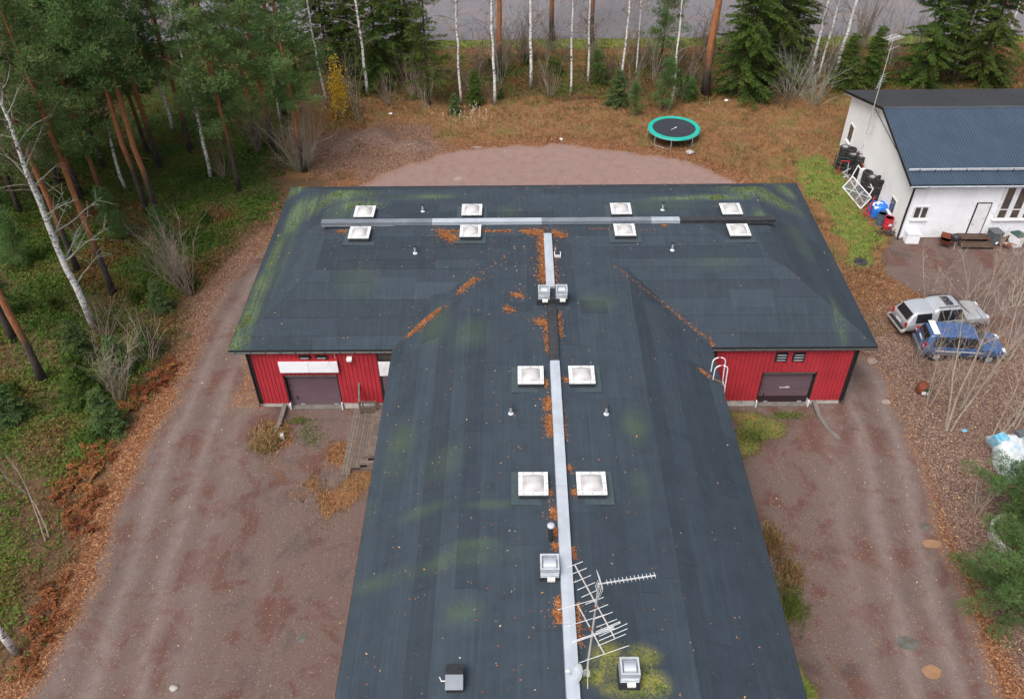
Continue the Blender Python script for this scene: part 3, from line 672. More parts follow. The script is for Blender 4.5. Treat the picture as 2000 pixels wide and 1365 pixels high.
# plinth
for x0, x1 in ((WX0-.02, -12.2), (-9.28, -5.3), (8.7, 12.55), (15.47, WX1+.02)):
    MB().box(((x0+x1)/2, WALL_Y+.06, .14), (x1-x0, .16, .56)).build('plinth', 'concrete', bld)
for x in (WX0, WX1): MB().box((x, (WALL_Y+YB)/2-.4, .14), (.12, YB-WALL_Y-1.2, .56)).build('plinth', 'concrete', bld)
for x in (-5.24, 8.64): MB().box((x, (WALL_Y+YS)/2, .14), (.14, WALL_Y-YS-1.2, .56)).build('plinth', 'concrete', bld)
# garage doors: steel sections, reveal and jamb plates
def garage(x0, x1, label, low_dark):
    g = MB().box(((x0+x1)/2, WALL_Y+.26, 1.2), (x1-x0, .03, 2.42)).build('garage_door', 'door_dark', bld); g['label'] = label
    n = 5
    for i in range(n):
        z0 = i*2.38/n+.02; MB().box(((x0+x1)/2, WALL_Y+.235, z0+2.38/n/2), (x1-x0-.02, .025, 2.38/n-.014)).build('door_section', 'door_dark' if (low_dark and i < 1) else 'brown_door', g)
    for k_ in range(1, 24): pass
    MB().box((x0+.35, WALL_Y+.20, .62), (.05, .06, .16)).build('handle', 'black_trim', g)
    MB().box((x0+.55, WALL_Y+.213, .1), (.2, .02, .06)).build('lock_plate', 'galvanised', g)
    MB().box((x1-.35, WALL_Y+.213, .1), (.2, .02, .06)).build('lock_plate', 'galvanised', g)
    for x, s_ in ((x0, -1), (x1, 1)):
        MB().box((x+s_*.02, WALL_Y+.12, 1.43), (.035, .27, 2.0)).build('reveal', 'black_trim', g)
        MB().box((x+s_*.03, WALL_Y+.02, .2), (.06, .32, .44)).build('jamb_plate', 'white_paint', g)
    MB().box(((x0+x1)/2, WALL_Y+.12, 2.43), (x1-x0, .27, .03)).build('lintel', 'black_trim', g)
    MB().box(((x0+x1)/2, WALL_Y+.08, .015), (x1-x0, .34, .06)).build('threshold', 'dark_concrete', g)
    return g
garage(-12.09, -9.39, 'plain purple brown garage door under the blank white board', False)
gd = garage(12.66, 15.36, 'garage door with a small pale mark and darker bottom section', True)
# small pale marking on the right door
mk = MB(); rr_ = random.Random(3)
cx_, cz_ = PY(1532, 757, WALL_Y+.22)[0], PY(1532, 757, WALL_Y+.22)[2]
for i in range(9):
    dx = (i-4)*.062; hgt = (.05, .07, .05, .06, .06, .10, .14, .10, .05)[i]
    mk.box((cx_+dx, WALL_Y+.219, cz_+.02+(.035 if i in (5, 6, 7) else 0)+rr_.uniform(-.015, .015)), (.045, .006, hgt))
mk.build('door_marking', 'white_paint', gd)
# blank white sign box over the left door
sx0, sx1 = PY(543, 708, WALL_Y-.2)[0], PY(659, 708, WALL_Y-.2)[0]; sz1, sz0 = PY(600, 706, WALL_Y-.25)[2], PY(600, 728, WALL_Y-.25)[2]
sg = MB().box(((sx0+sx1)/2, WALL_Y-.13, (sz0+sz1)/2), (sx1-sx0, .22, sz1-sz0)).build('sign_box', 'red_sheet', bld); sg['label'] = 'blank white sign board'
for i in range(2):
    w = (sx1-sx0)/2; MB().box((sx0+w*(i+.5), WALL_Y-.25, (sz0+sz1)/2), (w-.012, .02, sz1-sz0-.03)).build('sign_panel', 'white_board', sg)
# louvred windows under the eaves
def louvre(x0, x1):
    f_ = MB().box(((x0+x1)/2, WALL_Y-.045, 3.50), (x1-x0, .05, .62)).build('window', 'black_trim', bld)
    for i in range(3): MB().box(((x0+x1)/2+.03, WALL_Y-.095, 3.29+i*.17), (x1-x0-.12, .10, .03), rx=R(-35)).build('louvre_slat', 'galvanised', f_)
    MB().box((x1-.02, WALL_Y-.10, 3.50), (.06, .12, .62)).build('window_frame', 'black_trim', f_)
for a, b_ in ((583, 605), (616, 638), (1515, 1537), (1548, 1571)): louvre(PY(a, 692, WALL_Y)[0], PY(b_, 692, WALL_Y)[0])
wlx = PY(682, 690, WALL_Y)[0]
lp = MB().box((wlx, WALL_Y-.16, 3.62), (.26, .26, .16), rx=R(12)).build('wall_lamp', 'white_plastic', bld)
MB().box((wlx, WALL_Y-.29, 3.58), (.2, .03, .1), rx=R(12)).build('lens', 'lamp_clear', lp)
MB().tube([(PY(652, 690, WALL_Y-.06)[0], WALL_Y-.06, 4.0), (PY(652, 690, WALL_Y-.06)[0]+.03, WALL_Y-.06, 3.1)], .012, 5).build('cable', 'white_plastic', bld)
# white panelled bays beside the wing, with windows over and a dark door under
for x0, x1 in ((-7.15, -5.35), (8.75, 10.05)):
    by = MB().box(((x0+x1)/2, WALL_Y, 2.2), (x1-x0, .1, 3.6)).build('entrance_bay', 'black_trim', bld)
    MB().box(((x0+x1)/2, WALL_Y-.06, 2.85), (x1-x0-.06, .05, .95)).build('white_panel', 'white_board', by)
    MB().box(((x0+x1)/2, WALL_Y-.06, 3.72), (x1-x0-.16, .03, .5)).build('pane', 'window_glass', by)
    MB().box(((x0+x1)/2, WALL_Y-.06, 1.32), (x1-x0-.3, .04, 1.95)).build('door', 'brown_door', by)
    MB().box((x1-.3, WALL_Y-.11, 1.3), (.04, .06, .14)).build('handle', 'galvanised', by)
# ladder with hooped rails over the right eave
lad = MB(); y0l = PY(1386, 728, 31)[1]
lx, ly, _ = RG(1384, 731)
for dy in (-.28, .28):
    t = np.linspace(0, math.pi, 9); P = [(XSR-.42, ly+dy, ZE+.15)]+[(XSR-.12-.30*math.cos(k_), ly+dy, ZE+.85+.28*math.sin(k_)) for k_ in t]+[(XSR+.20, ly+dy, ZE+.3), (XSR+.25, ly+dy, 3.6), (XSR+.25, ly+dy, .6)]
    lad.tube(P, .028, 8)
lad = lad.build('ladder', 'white_paint', bld)
for i in range(11): MB().tube([(XSR+.25, ly-.28, .8+i*.3), (XSR+.25, ly+.28, .8+i*.3)], .018, 6).build('rung', 'white_paint', lad)
MB().tube([(XSR-.42, ly-.35, ZE+.33), (XSR-.05, ly-.35, ZE+.12)], .03, 6).build('roof_fixing', 'puddle_clay', lad)

# ------------------------------------------------------------------ domed skylights
M('frame_grey', (.60, .61, .62), (.52, .53, .54), 3, .5, dirt=(.42, .42, .40))
def skylight(x, y, label):
    z = roofz(x, y)+.02; e = empty('skylight', (x, y, z), parent=bld); e['label'] = label
    s = .57
    MB().box((0, 0, .0), (s*2+.55, s*2+.5, .03)).build('felt_collar', 'felt_collar', e)
    MB().box((0, 0, .12), (s*2-.06, s*2-.06, .26), taper=.97).build('curb', 'felt_black', e)
    fr = MB()
    for sx in (-1, 1): fr.box((sx*(s-.075), 0, .275), (.15, s*2, .05)); fr.box((0, sx*(s-.075), .276), (s*2-.3, .15, .05))
    fr = fr.build('frame', 'frame_grey', e)
    # bulged dome
    n = 12; g = np.linspace(-1, 1, n+1); U, W = np.meshgrid(g, g); d = np.maximum(np.abs(U), np.abs(W)); rr = np.hypot(U, W)
    hz = .23*np.clip(1-(.55*d+.45*rr)**2.4, 0, 1)**.75
    sh = 1-.06*hz/.30
    V = np.stack([U*(s-.14)*sh, W*(s-.14)*sh, .29+hz], -1).reshape(-1, 3)
    MB().add(V, [(j*(n+1)+i, j*(n+1)+i+1, (j+1)*(n+1)+i+1, (j+1)*(n+1)+i) for j in range(n) for i in range(n)]).build('dome', 'dome', e, sm=True)
    MB().box((0, 0, .268), (s*2-.28, s*2-.28, .012)).build('inner_lining', 'concrete', e)
    bt = MB()
    for k_ in (-.36, 0, .36):
        for sx in (-1, 1): bt.box((k_, sx*(s-.06), .305), (.035, .035, .015)); bt.box((sx*(s-.06), k_, .305), (.035, .035, .015))
    bt = bt.build('bolts', 'dark_steel', fr); bt['kind'] = 'stuff'
nth = ['first', 'second', 'third', 'fourth']
for i, x in enumerate((-8.57, -2.53, 5.84, 12.02)):
    skylight(x, 41.3, 'domed skylight behind the long duct, %s from the left' % nth[i])
    skylight(x, 39.14, 'domed skylight in front of the long duct, %s from the left' % nth[i])
for y, w in ((27.55, 'farther'), (21.38, 'nearer')):
    skylight(.56, y, 'domed skylight left of the wing duct, the %s one' % w); skylight(2.80, y, 'domed skylight right of the wing duct, the %s one' % w)

# ------------------------------------------------------------------ ridge ducts
def duct(a, b_, mat, nm='duct_section', par=None, w=.46, h=.34):
    a, b_ = np.array(a, float), np.array(b_, float); d = (b_-a)/np.linalg.norm(b_-a); s_ = np.array([-d[1], d[0], 0])
    pr = [(-w/2-.02, -.06), (-w/2, .0), (-w/2+.004, h), (0, h+.012), (w/2-.004, h), (w/2, 0), (w/2+.02, -.06)]
    k = len(pr); V = [p+s_*x+np.array([0, 0, z]) for p in (a+d*.006, b_-d*.006) for x, z in pr]
    o = MB().add(V, [(i, (i+1) % k, k+(i+1) % k, k+i) for i in range(k)]+[tuple(range(k))[::-1], tuple(range(k, 2*k))]).build(nm, mat, par)
    return o
zr = ZR+.02
dm = MB().box(((-10.6+14.05)/2, RYM, ZR-.09), (24.6, .30, .22)).build('ridge_duct', 'felt_black', bld); dm['label'] = 'long cross duct on the ridge, light and dark sections'
def DX(px): return PY(px, 445, RYM)[0]
for p0, p1, mt in ((630, 845, 'galvanised_dark'), (845, 1058, 'galvanised'), (1058, 1270, 'galvanised_dark'), (1270, 1325, 'galvanised'), (1325, 1510, 'dark_steel')):
    duct((DX(p0), RYM, zr), (DX(p1), RYM, zr), mt, par=dm, w=.40, h=.17)
ds = MB().box((RXM-.05, 17.5, ZR-.03), (.34, 44, .2)).build('ridge_duct', 'felt_black', bld); ds['label'] = 'pale metal duct along the wing ridge'
def DY(py): return G(1085, py, ZR+.3)[1]
for p0, p1, mt in ((452, 556, 'galvanised'), (596, 700, 'dark_steel'), (700, 945, 'galvanised'), (945, 1215, 'galvanised'), (1215, 1420, 'galvanised')):
    duct((RXM-.05, DY(p1), zr), (RXM-.05, DY(p0), zr), mt, par=ds, w=.43, h=.17)
duct((RXM-.05, YS+.2, zr), (RXM-.05, DY(1420), zr), 'galvanised', par=ds, w=.43, h=.17)

# ------------------------------------------------------------------ roof fans and pipes
def fan(px, py, label, curb='felt_black', s=.62, curbh=.25, motor=True, zoff=0.):
    x, y, z = RG(px, py); e = empty('roof_fan', (x, y, z+zoff), parent=bld); e['label'] = label
    if curbh: MB().box((0, 0, curbh/2-.04), (s+.06, s+.06, curbh+.08)).build('curb', curb, e)
    cz = curbh
    MB().box((0, 0, cz+.16), (s, s, .32)).build('casing', 'fan_grey', e)
    rim = MB()
    for sx in (-1, 1): rim.box((sx*(s/2-.03), 0, cz+.40), (.06, s, .16)); rim.box((0, sx*(s/2-.03), cz+.401), (s-.12, .06, .16))
    rim.build('rim', 'fan_grey', e)
    t = np.linspace(0, math.pi, 9); pr = [(-.5*(s-.2)*math.cos(k_), cz+.32+.17*math.sin(k_)) for k_ in t]
    k = len(pr); V = [(sx*(s/2-.11), p[0], p[1]) for sx in (-1, 1) for p in pr]
    MB().add(V, [(i, i+1, k+i+1, k+i) for i in range(k-1)]+[tuple(range(k))[::-1], tuple(range(k, 2*k))]).build('hood', 'galvanised', e)
    for i in range(3): MB().box((0, -s/2-.012, cz+.06+i*.09), (s-.04, .03, .05), rx=R(20)).build('louvre', 'fan_grey', e)
    if motor: MB().box((.05, -s/2-.07, cz-.02), (.26, .12, .10)).build('junction_box', 'white_plastic', e)
    return e
bx, by_, bz = RG(1079, 594); MB().box((RXM-.05, by_+.35, ZR+.15), (1.42, .85, .42)).build('fan_base', 'felt_black', bld)
fan(1062, 590, 'left fan of the pair on the black base', s=.56, curbh=.0, zoff=.36); fan(1096, 589, 'right fan of the pair on the black base', s=.56, curbh=.0, zoff=.36)
fan(1073, 1118, 'grey fan left of the wing duct', s=.66, curbh=.18); fan(1226, 1328, 'grey fan in the yellow moss', s=.6, curbh=.42)
x, y, z = RG(889, 1340); e = empty('vent_hood', (x, y, z), parent=bld); e['label'] = 'black box vent with sloping lids'
MB().box((0, .1, .2), (.52, .62, .44)).build('casing', 'dark_steel', e); MB().box((0, -.12, .50), (.56, .46, .03), rx=R(38)).build('lid', 'galvanised_dark', e); MB().box((0, .30, .55), (.56, .46, .03), rx=R(-25)).build('lid', 'dark_steel', e)
MB().tube([(-.27, .0, .35), (-.42, .02, .30), (-.48, .1, .42)], .018, 5).build('cable', 'white_plastic', e)
def pipe(px, py, h_=.48, r_=.055, lab=None, mat='galvanised'):
    x, y, z = RG(px, py); e = empty('vent_pipe', (x, y, z), parent=bld); e['label'] = lab
    MB().lathe([(.13, 0), (.10, .05), (r_+.01, .07)], n=12).build('collar', 'frame_grey' if mat == 'galvanised' else 'felt_black', e)
    MB().tube([(0, 0, 0), (0, 0, h_)], r_, 10).build('pipe', mat, e)
    MB().lathe([(r_+.04, h_-.03), (r_+.045, h_+.04), (r_*.3, h_+.075)], n=12).build('cap', 'dark_steel' if mat == 'galvanised' else 'galvanised', e)
pipe(826, 414, lab='small vent pipe behind the long duct on the left'); pipe(811, 495, lab='small vent pipe in front of the long duct on the left')
pipe(1294, 411, lab='small vent pipe behind the long duct on the right'); pipe(1313, 489, lab='small vent pipe in front of the long duct on the right')
pipe(998, 808, lab='small vent pipe left of the wing duct'); pipe(1184, 809, lab='small vent pipe right of the wing duct'); pipe(1075, 1055, .85, .09, 'tall black vent pipe with a pale cap', 'felt_black')
x, y, z = RG(1088, 500); e = empty('roof_hatch', (x+.02, y, z), parent=bld); MB().box((0, 0, .08), (.34, .34, .16)).build('frame', 'white_paint', e); MB().box((0, 0, .17), (.27, .27, .04)).build('lid', 'dark_steel', e); MB().tube([(-.1, .3, 0), (-.1, .3, .3)], .04, 8).build('pipe', 'galvanised', e)
# ------------------------------------------------------------------ aerial mast on the wing ridge
MY = 13.75
mx0, mz0 = RXM+.42, ZR-.03
mast = empty('antenna_mast', (0, 0, 0)); tag(mast, 'leaning steel antenna mast with three aerials beside the wing duct', 'antenna')
def Z8(zx, zy): return (820+zx/3.74, 1000+zy/3.74)
tp = PY(*Z8(1305, 540), MY)
MB().tube([(mx0, MY, mz0), (tp[0], MY, tp[2])], [.035, .028], 8).build('pole', 'steel_pole', mast)
def aerial(attach, boom, els, lab, thick=(), parent=mast):
    z = PY(*Z8(*attach), MY)[2]-.02
    a, b_ = G(*Z8(*boom[0]), z), G(*Z8(*boom[1]), z)
    o = MB().bar((a[0], a[1], z), (b_[0], b_[1], z), .032).build('aerial', 'steel_pole', parent); o['label'] = lab
    for i, (p, q_) in enumerate(els):
        u, v = G(*Z8(*p), z+.03), G(*Z8(*q_), z+.03)
        MB().tube([u, v], .013 if i in thick else .011, 6).build('element', 'alu', o)
    c = PY(*Z8(*attach), MY); MB().box((c[0], MY, z), (.09, .09, .09)).build('clamp', 'rust', o)
    return o
aerial((1283, 690), ((1130, 383), (1422, 915)), [((1072, 405), (1190, 360)), ((1100, 455), (1218, 408)), ((1125, 512), (1250, 460)), ((1150, 567), (1280, 512)), ((1180, 620), (1310, 562)), ((1208, 672), (1343, 620)), ((1238, 727), (1375, 673)),
       ((1266, 782), (1408, 728)), ((1290, 838), (1440, 780)), ((1285, 874), (1462, 797)), ((1290, 884), (1466, 806)), ((1310, 905), (1515, 812)), ((1308, 937), (1515, 850)), ((1300, 975), (1505, 888))], 'many toothed aerial on the long sloping boom', (9, 10))
aerial((1245, 850), ((1150, 672), (1347, 1034)), [((1008, 712), (1296, 632)), ((1080, 830), (1360, 745)), ((1110, 945), (1418, 838)), ((1114, 952), (1422, 848)), ((1165, 1098), (1528, 972))], 'aerial with four long rods', (2, 3))
z = tp[2]-.03; a, b_ = G(*Z8(1300, 525), z), G(*Z8(1724, 460), z)
o = MB().bar(a, b_, .03).build('aerial', 'alu', mast); o['label'] = 'narrow aerial pointing right'
d = np.array(b_)-np.array(a); d /= np.linalg.norm(d); s_ = np.array([-d[1], d[0], 0])
for t in np.linspace(.16, .98, 13):
    c = np.array(a)+(np.array(b_)-np.array(a))*t; MB().tube([c-s_*.09+(0, 0, .02), c+s_*.09+(0, 0, .02)], .010, 5).build('element', 'alu', o)
for k_ in range(4):
    for sg_ in (-1, 1):
        c = np.array(a)+d*.12; q_ = c-d*(.03+.03*k_)+s_*.06*0+np.array([0, 0, sg_*(.06+.10*k_)])
        MB().tube([q_-s_*.22, q_+s_*.22], .010, 5).build('reflector_rod', 'alu', o)
dsh = MB(); n = 18; prof = [(.30*t, .09*t*t) for t in np.linspace(0.02, 1, 6)]
dsh.lathe(prof+[(.305, .085), (.285, .07)]+[(r_*.95, z_-.012) for r_, z_ in prof[::-1][1:]], n=n, cap=False)
do = dsh.build('dish', 'fan_grey', mast, sm=True); dc = PY(*Z8(1165, 1180), MY-.15); do.location = (dc[0], MY-.15, dc[2]); do.rotation_euler = Vector((-.84, -.05, .54)).to_track_quat('Z', 'Y').to_euler()
MB().tube([(0, -.28, .04), (0, -.05, .42)], .014, 6).build('feed_arm', 'steel_pole', do); MB().box((0, -.03, .43), (.07, .07, .12)).build('feed_horn', 'white_plastic', do)
MB().bar((mx0+.02, MY, dc[2]), (dc[0], MY-.12, dc[2]), .04).build('bracket', 'steel_pole', mast)
for k_ in (-1, 1): MB().bar((mx0+.0, MY+.02, mz0+.9), (mx0+.0, MY+k_*.5, mz0+.02), .025).build('stay', 'steel_pole', mast)
MB().box((mx0, MY, mz0+.02), (.22, .22, .04)).build('base_plate', 'steel_pole', mast)

# ------------------------------------------------------------------ needles and leaves lying on the roof
def roof_litter(spots, name, mat, lab, cat, seed, size=(.05, .11), wid=.025):
    r = np.random.default_rng(seed); C = []
    for (p0, p1, w, k) in spots:
        k = int(k*SCALE_L); w = w*.85
        a, b_ = np.array(RG(*p0)), np.array(RG(*p1)); t = r.uniform(0, 1, k); base = a+(b_-a)*t[:, None]
        nz = vnoise(t*(np.linalg.norm(b_-a)*2.2+1), t*0+seed, seed)
        ww = w*(.35+1.1*nz); g = r.normal(0, 1, (k, 2))*.45; base[:, :2] += g*ww[:, None]
        lift = np.clip(1-np.hypot(g[:, 0], g[:, 1])/1.1, 0, 1)*np.minimum(.09, w*.16)
        base = base[r.uniform(0, 1, k) < .35+.9*vnoise(base[:, 0]*3, base[:, 1]*3, seed+5)] if False else base
        z = np.array([roofz(x, y) for x, y in base[:, :2]])+.026+lift*r.uniform(.2, 1, k); base[:, 2] = z; C.append(base)
    C = np.concatenate(C); k = len(C); D = rdir(k, r); D[:, 2] *= .18
    Q = leaves(C, D, r.uniform(*size, k), wid*r.uniform(.7, 1.5, k), r.normal(0, .5, k), r)
    o = MB().addq(Q, r.uniform(0, 1, k)).build(name, mat); tag(o, lab, cat, kind='stuff'); return o
SCALE_L = .62
spots = [((798, 657), (930, 545), .20, 3800), ((930, 545), (1010, 482), .22, 60), ((1215, 536), (1300, 598), .10, 110), ((1300, 598), (1388, 666), .12, 260), ((1190, 515), (1240, 552), .1, 40),
         ((1061, 452), (1062, 552), .34, 3800), ((1020, 452), (1062, 456), .28, 1400), ((1080, 454), (1100, 462), .30, 900), ((1082, 480), (1086, 560), .12, 260), ((862, 457), (895, 470), .42, 1500), ((850, 452), (1000, 452), .12, 900), ((660, 453), (690, 454), .2, 500),
         ((750, 437), (790, 436), .12, 200), ((1000, 575), (1020, 580), .22, 380), ((988, 602), (1002, 608), .2, 350), ((1052, 628), (1066, 632), .28, 900), ((1066, 632), (1070, 690), .15, 420), ((1092, 610), (1097, 660), .13, 260), ((1064, 742), (1066, 756), .15, 240), ((1105, 740), (1108, 746), .15, 200),
         ((1071, 778), (1074, 800), .22, 800), ((1073, 812), (1076, 850), .22, 800), ((1095, 780), (1105, 860), .10, 160), ((1112, 912), (1113, 918), .12, 150), ((1070, 955), (1073, 968), .14, 200), ((1121, 958), (1124, 968), .14, 200), ((1081, 995), (1083, 1012), .18, 520), ((1084, 1035), (1084, 1045), .14, 260), ((1085, 1063), (1085, 1070), .12, 200),
         ((1090, 1170), (1091, 1188), .13, 300), ((1088, 1196), (1095, 1213), .20, 620), ((1118, 1070), (1122, 1090), .10, 140), ((1127, 1180), (1132, 1260), .12, 300), ((1290, 440), (1300, 441), .12, 90), ((1150, 447), (1290, 450), .06, 120), ((1365, 722), (1385, 735), .16, 200), ((1385, 662), (1392, 676), .1, 120)]
roof_litter(spots, 'pine_needle_litter', 'needle_litter', 'orange pine needles heaped in the roof valley and along the ducts', 'pine needles', 5, (.05, .12), .022)
roof_litter([(a, b_, w*2.6, int(k*.22)) for a, b_, w, k in spots], 'pine_needle_litter', 'needle_litter', 'loose pine needles strewn around the heaps on the roof', 'pine needles', 6, (.04, .10), .02)
# tufts of moss growing on the damp felt
r = np.random.default_rng(18); C = []
for (px, py, rx, ry, k) in ((650, 386, 2.4, .8, 1100), (575, 374, 1., .8, 600), (700, 402, 1.4, .6, 350), (580, 420, .7, 1.9, 450), (535, 500, .4, 2.6, 350), (480, 625, .7, 1.9, 800), (458, 668, .7, 1.0, 500), (1490, 380, 2.4, .8, 900), (1400, 386, 2.2, .3, 450), (1530, 372, .8, .8, 300), (1190, 1290, .6, .6, 500), (1265, 1335, .6, .5, 500), (1160, 1320, .5, .3, 160), (1250, 1280, .5, .4, 220)):
    c = RG(px, py); q_ = r.normal(0, .5, (k, 2))*np.array([rx, ry])+np.array(c[:2]); q_ = q_[fbm(q_[:, 0]*2.2, q_[:, 1]*2.2, 19) > .56]
    for x_, y_ in q_:
        if XL+.05 < x_ < XR-.05 and (YF+.05 < y_ < YB-.05 or XSL < x_ < XSR and y_ < YF): C.append((x_, y_, roofz(x_, y_)+.018))
C = np.repeat(np.array(C), 3, 0); k = len(C); C[:, :2] += r.normal(0, .03, (k, 2)); D = rdir(k, r); D[:, 2] = np.abs(D[:, 2])*.6
leafmat('roof_moss', [(0, (.045, .075, .022)), (.6, (.10, .14, .042)), (1, (.19, .21, .055))], rnd=0, trans=0)
tag(MB().addq(leaves(C, D, r.uniform(.03, .06, k), r.uniform(.025, .05, k), None, r), r.uniform(0, 1, k)).build('roof_moss', 'roof_moss'), 'clumps of yellow green moss on the damp roof corners', 'moss', kind='stuff')
r = np.random.default_rng(8); sp = []
for _ in range(2300):
    u = r.uniform()
    x, y = (r.uniform(XL+.3, XR-.3), r.uniform(YF+.2, YB-.2)) if u < .5 else (r.uniform(XSL+.2, XSR-.2), r.uniform(8, 40))
    if x > 3 and r.uniform() < .55: continue
    sp.append((x, y, roofz(x, y)+.024))
C = np.array(sp); k = len(C); D = rdir(k, r); D[:, 2] *= .1
tag(MB().addq(leaves(C, D, r.uniform(.035, .09, k), r.uniform(.02, .05, k), r.normal(0, .4, k), r), r.uniform(.2, 1, k)).build('fallen_leaves', 'litter'), 'small dead leaves sprinkled over the felt roof', 'leaves', kind='stuff')

# ------------------------------------------------------------------ wooden deck by the left entrance
deckt = empty('wooden_deck', (0, 0, 0)); tag(deckt, 'weathered wooden deck with steps beside the left garage door', 'deck')
y = 28.62
while y < 32.1: MB().box((-6.42, y+.07, .42), (2.16, .132, .035)).build('plank', 'wood_grey', deckt); y += .142
for i in range(5): MB().box((-8.25+i*.15+.07, 30.1, .22), (.138, 4.3, .035)).build('plank', 'wood_grey', deckt)
for i in range(3): MB().box((-6.6, 28.05+i*.15, .22+.001*i), (2.5, .138, .035)).build('plank', 'wood_grey', deckt)
for i in range(3): MB().box((-8.68+i*.15, 29.9, .08), (.138, 4.6, .035)).build('plank', 'wood_grey', deckt)
for x0, x1, y0, y1, z0 in ((-7.52, -7.46, 28.6, 32.4, .30), (-8.30, -8.26, 28, 32.2, .10)): MB().box(((x0+x1)/2, (y0+y1)/2, z0), (x1-x0, y1-y0, .2)).build('riser', 'wood_brown', deckt)
for y0, z0 in ((28.6, .3), (27.97, .1)): MB().box((-6.6, y0, z0), (2.4, .05, .2)).build('riser', 'wood_grey', deckt)
rl = MB().box((-8.28, 31.72, .55), (.09, .09, 1.1)).build('railing', 'wood_grey', deckt)
for p, q_, w in (((-8.28, 31.72, 1.05), (-7.45, 31.72, 1.05), .12), ((-8.28, 31.72, .7), (-7.45, 31.72, .7), .12), ((-8.28, 31.72, .4), (-7.45, 31.72, .4), .12)): MB().bar(p, q_, .03, w).build('rail', 'wood_grey', rl)
for p, q_ in (((-7.45, 31.72, .3), (-7.45, 31.72, 1.1)), ((-8.28, 32.4, .1), (-8.28, 32.4, 1.9)), ((-8.28, 31.7, 1.1), (-8.28, 32.4, 1.88))): MB().bar(p, q_, .09).build('post', 'wood_grey', rl)
# concrete edges of the ramps
for nm, pts, lb in (('retaining_wall', [(-12.42, 32.5), (-12.45, 31.2), (-12.6, 30.3), (-12.85, 29.6)], 'low concrete edge left of the left garage ramp'), ('retaining_wall', [(15.7, 32.5), (15.72, 31.4), (15.95, 30.5), (16.35, 29.8)], 'low curved concrete edge right of the right garage ramp')):
    mb = MB()
    V = [];
    for i, (x, y) in enumerate(pts):
        h_ = .36-.08*i
        for dx in (-.11, .11): V += [(x+dx, y, -.2), (x+dx, y, h_)]
    k = len(pts); F = [(0, 2, 3, 1), (4*k-4, 4*k-3, 4*k-1, 4*k-2)]
    for i in range(k-1): a = 4*i; F += [(a, a+1, a+5, a+4), (a+2, a+6, a+7, a+3), (a+1, a+3, a+7, a+5), (a, a+4, a+6, a+2)]
    tag(mb.add(V, F).build(nm, 'dark_concrete'), lb, 'wall')
x, y, z = GG(552, 856); tag(MB().box((0, 0, .14), (.22, .3, .3), rz=.3, taper=.8).build('concrete_block', 'concrete', loc=(x, y, z)), 'small pale block at the end of the left ramp edge', 'block')

# ------------------------------------------------------------------ white building
WX, WY, WE, WB_, WEZ, WRZ = 25.6, 48.3, 47.0, 61.6, 4.28, 6.15
WRY = (WY-.4+WB_+.4)/2
M('blue_sheet', (.042, .064, .096), (.035, .055, .084), .7, .42, spec=.5, rnd=.05, dirt=(.028, .05, .085))
M('dark_sheet', (.056, .058, .064), (.046, .048, .054), .7, .5, rnd=.05)
wb = empty('white_building', (WX, WY, 0)); tag(wb, 'white garage building with ribbed dark blue metal roof', 'building')
def wl_(x, y, z): return (x-WX, y-WY, z)
gm = MB(); Pg = [(0, 0, 0), (0, WB_-WY, 0), (0, WB_-WY, WEZ), (0, WRY-WY, WRZ-.08), (0, 0, WEZ)]
gw = gm.poly(Pg, (.25, 0, 0)).build('wall', 'white_render', wb)
fw_ = MB().box(((WE-WX)/2+.13, .14, WEZ/2), (WE-WX-.26, .2, WEZ-.02)).build('wall', 'white_board', wb)
MB().box(((WE-WX)/2+.13, WB_-WY-.1, WEZ/2), (WE-WX-.26, .2, WEZ-.02)).build('wall', 'white_board', wb); MB().poly([(WE-WX, y_, z_) for _, y_, z_ in Pg], (-.25, 0, 0)).build('wall', 'white_render', wb)
sheet((.0, .03), (WE-WX, .03), .05, WEZ-.03, (0, -1), 'white_board', fw_, .14, .006, 'wall_board')
# roof sheets with ribs
def roofsheet(x0, x1, y0, z0, y1, z1, mat, par, pitch=.19):
    k = max(1, round((x1-x0)/pitch)); pt = (x1-x0)/k; pr = []
    for j in range(k): t = x0+j*pt; pr += [(t, .0), (t+pt*.55, .0), (t+pt*.65, .045), (t+pt*.9, .045)]
    pr.append((x1-.002, 0)); d = np.array([0, y1-y0, z1-z0]); L_ = np.linalg.norm(d); n = np.array([0, -(z1-z0), (y1-y0)])/L_
    if n[2] < 0: n = -n
    V = []
    for t, h_ in pr: V += [np.array([t, y0, z0])+n*(h_+.03), np.array([t, y1, z1])+n*(h_+.03)]
    for t, h_ in reversed(pr): V += [np.array([t, y0, z0])+n*(h_+.018), np.array([t, y1, z1])+n*(h_+.018)]
    m_ = len(V)//2
    F = [(2*i, 2*i+1, 2*((i+1) % m_)+1, 2*((i+1) % m_)) for i in range(m_)]
    return MB().add(V, F).build('roof_sheet', mat, par)
rf = MB(); e0 = (-.45, -.42, WEZ-.02)
rf.poly([(-.44, -.40, WEZ-.08), (-.44, WRY-WY, WRZ-.03), (-.44, WB_-WY+.40, WEZ-.08), (-.44, WB_-WY+.40, WEZ-.02), (-.44, WRY-WY, WRZ+.04), (-.44, -.40, WEZ-.02)], (WE-WX+.9, 0, 0))
rf = rf.build('roof', 'black_trim', wb)
x = -.45
while x < WE-WX+.4:
    roofsheet(x, x+1.14, -.46, WEZ, WRY-WY, WRZ+.055, 'blue_sheet', rf); roofsheet(x, x+1.14, WB_-WY+.46, WEZ, WRY-WY, WRZ+.055, 'dark_sheet', rf); x += 1.14
MB().poly([(-.46, WRY-WY-.16, WRZ+.08), (-.46, WRY-WY, WRZ+.13), (-.46, WRY-WY+.16, WRZ+.08)], (WE-WX+.9, 0, 0)).build('ridge_cap', 'dark_sheet', rf)
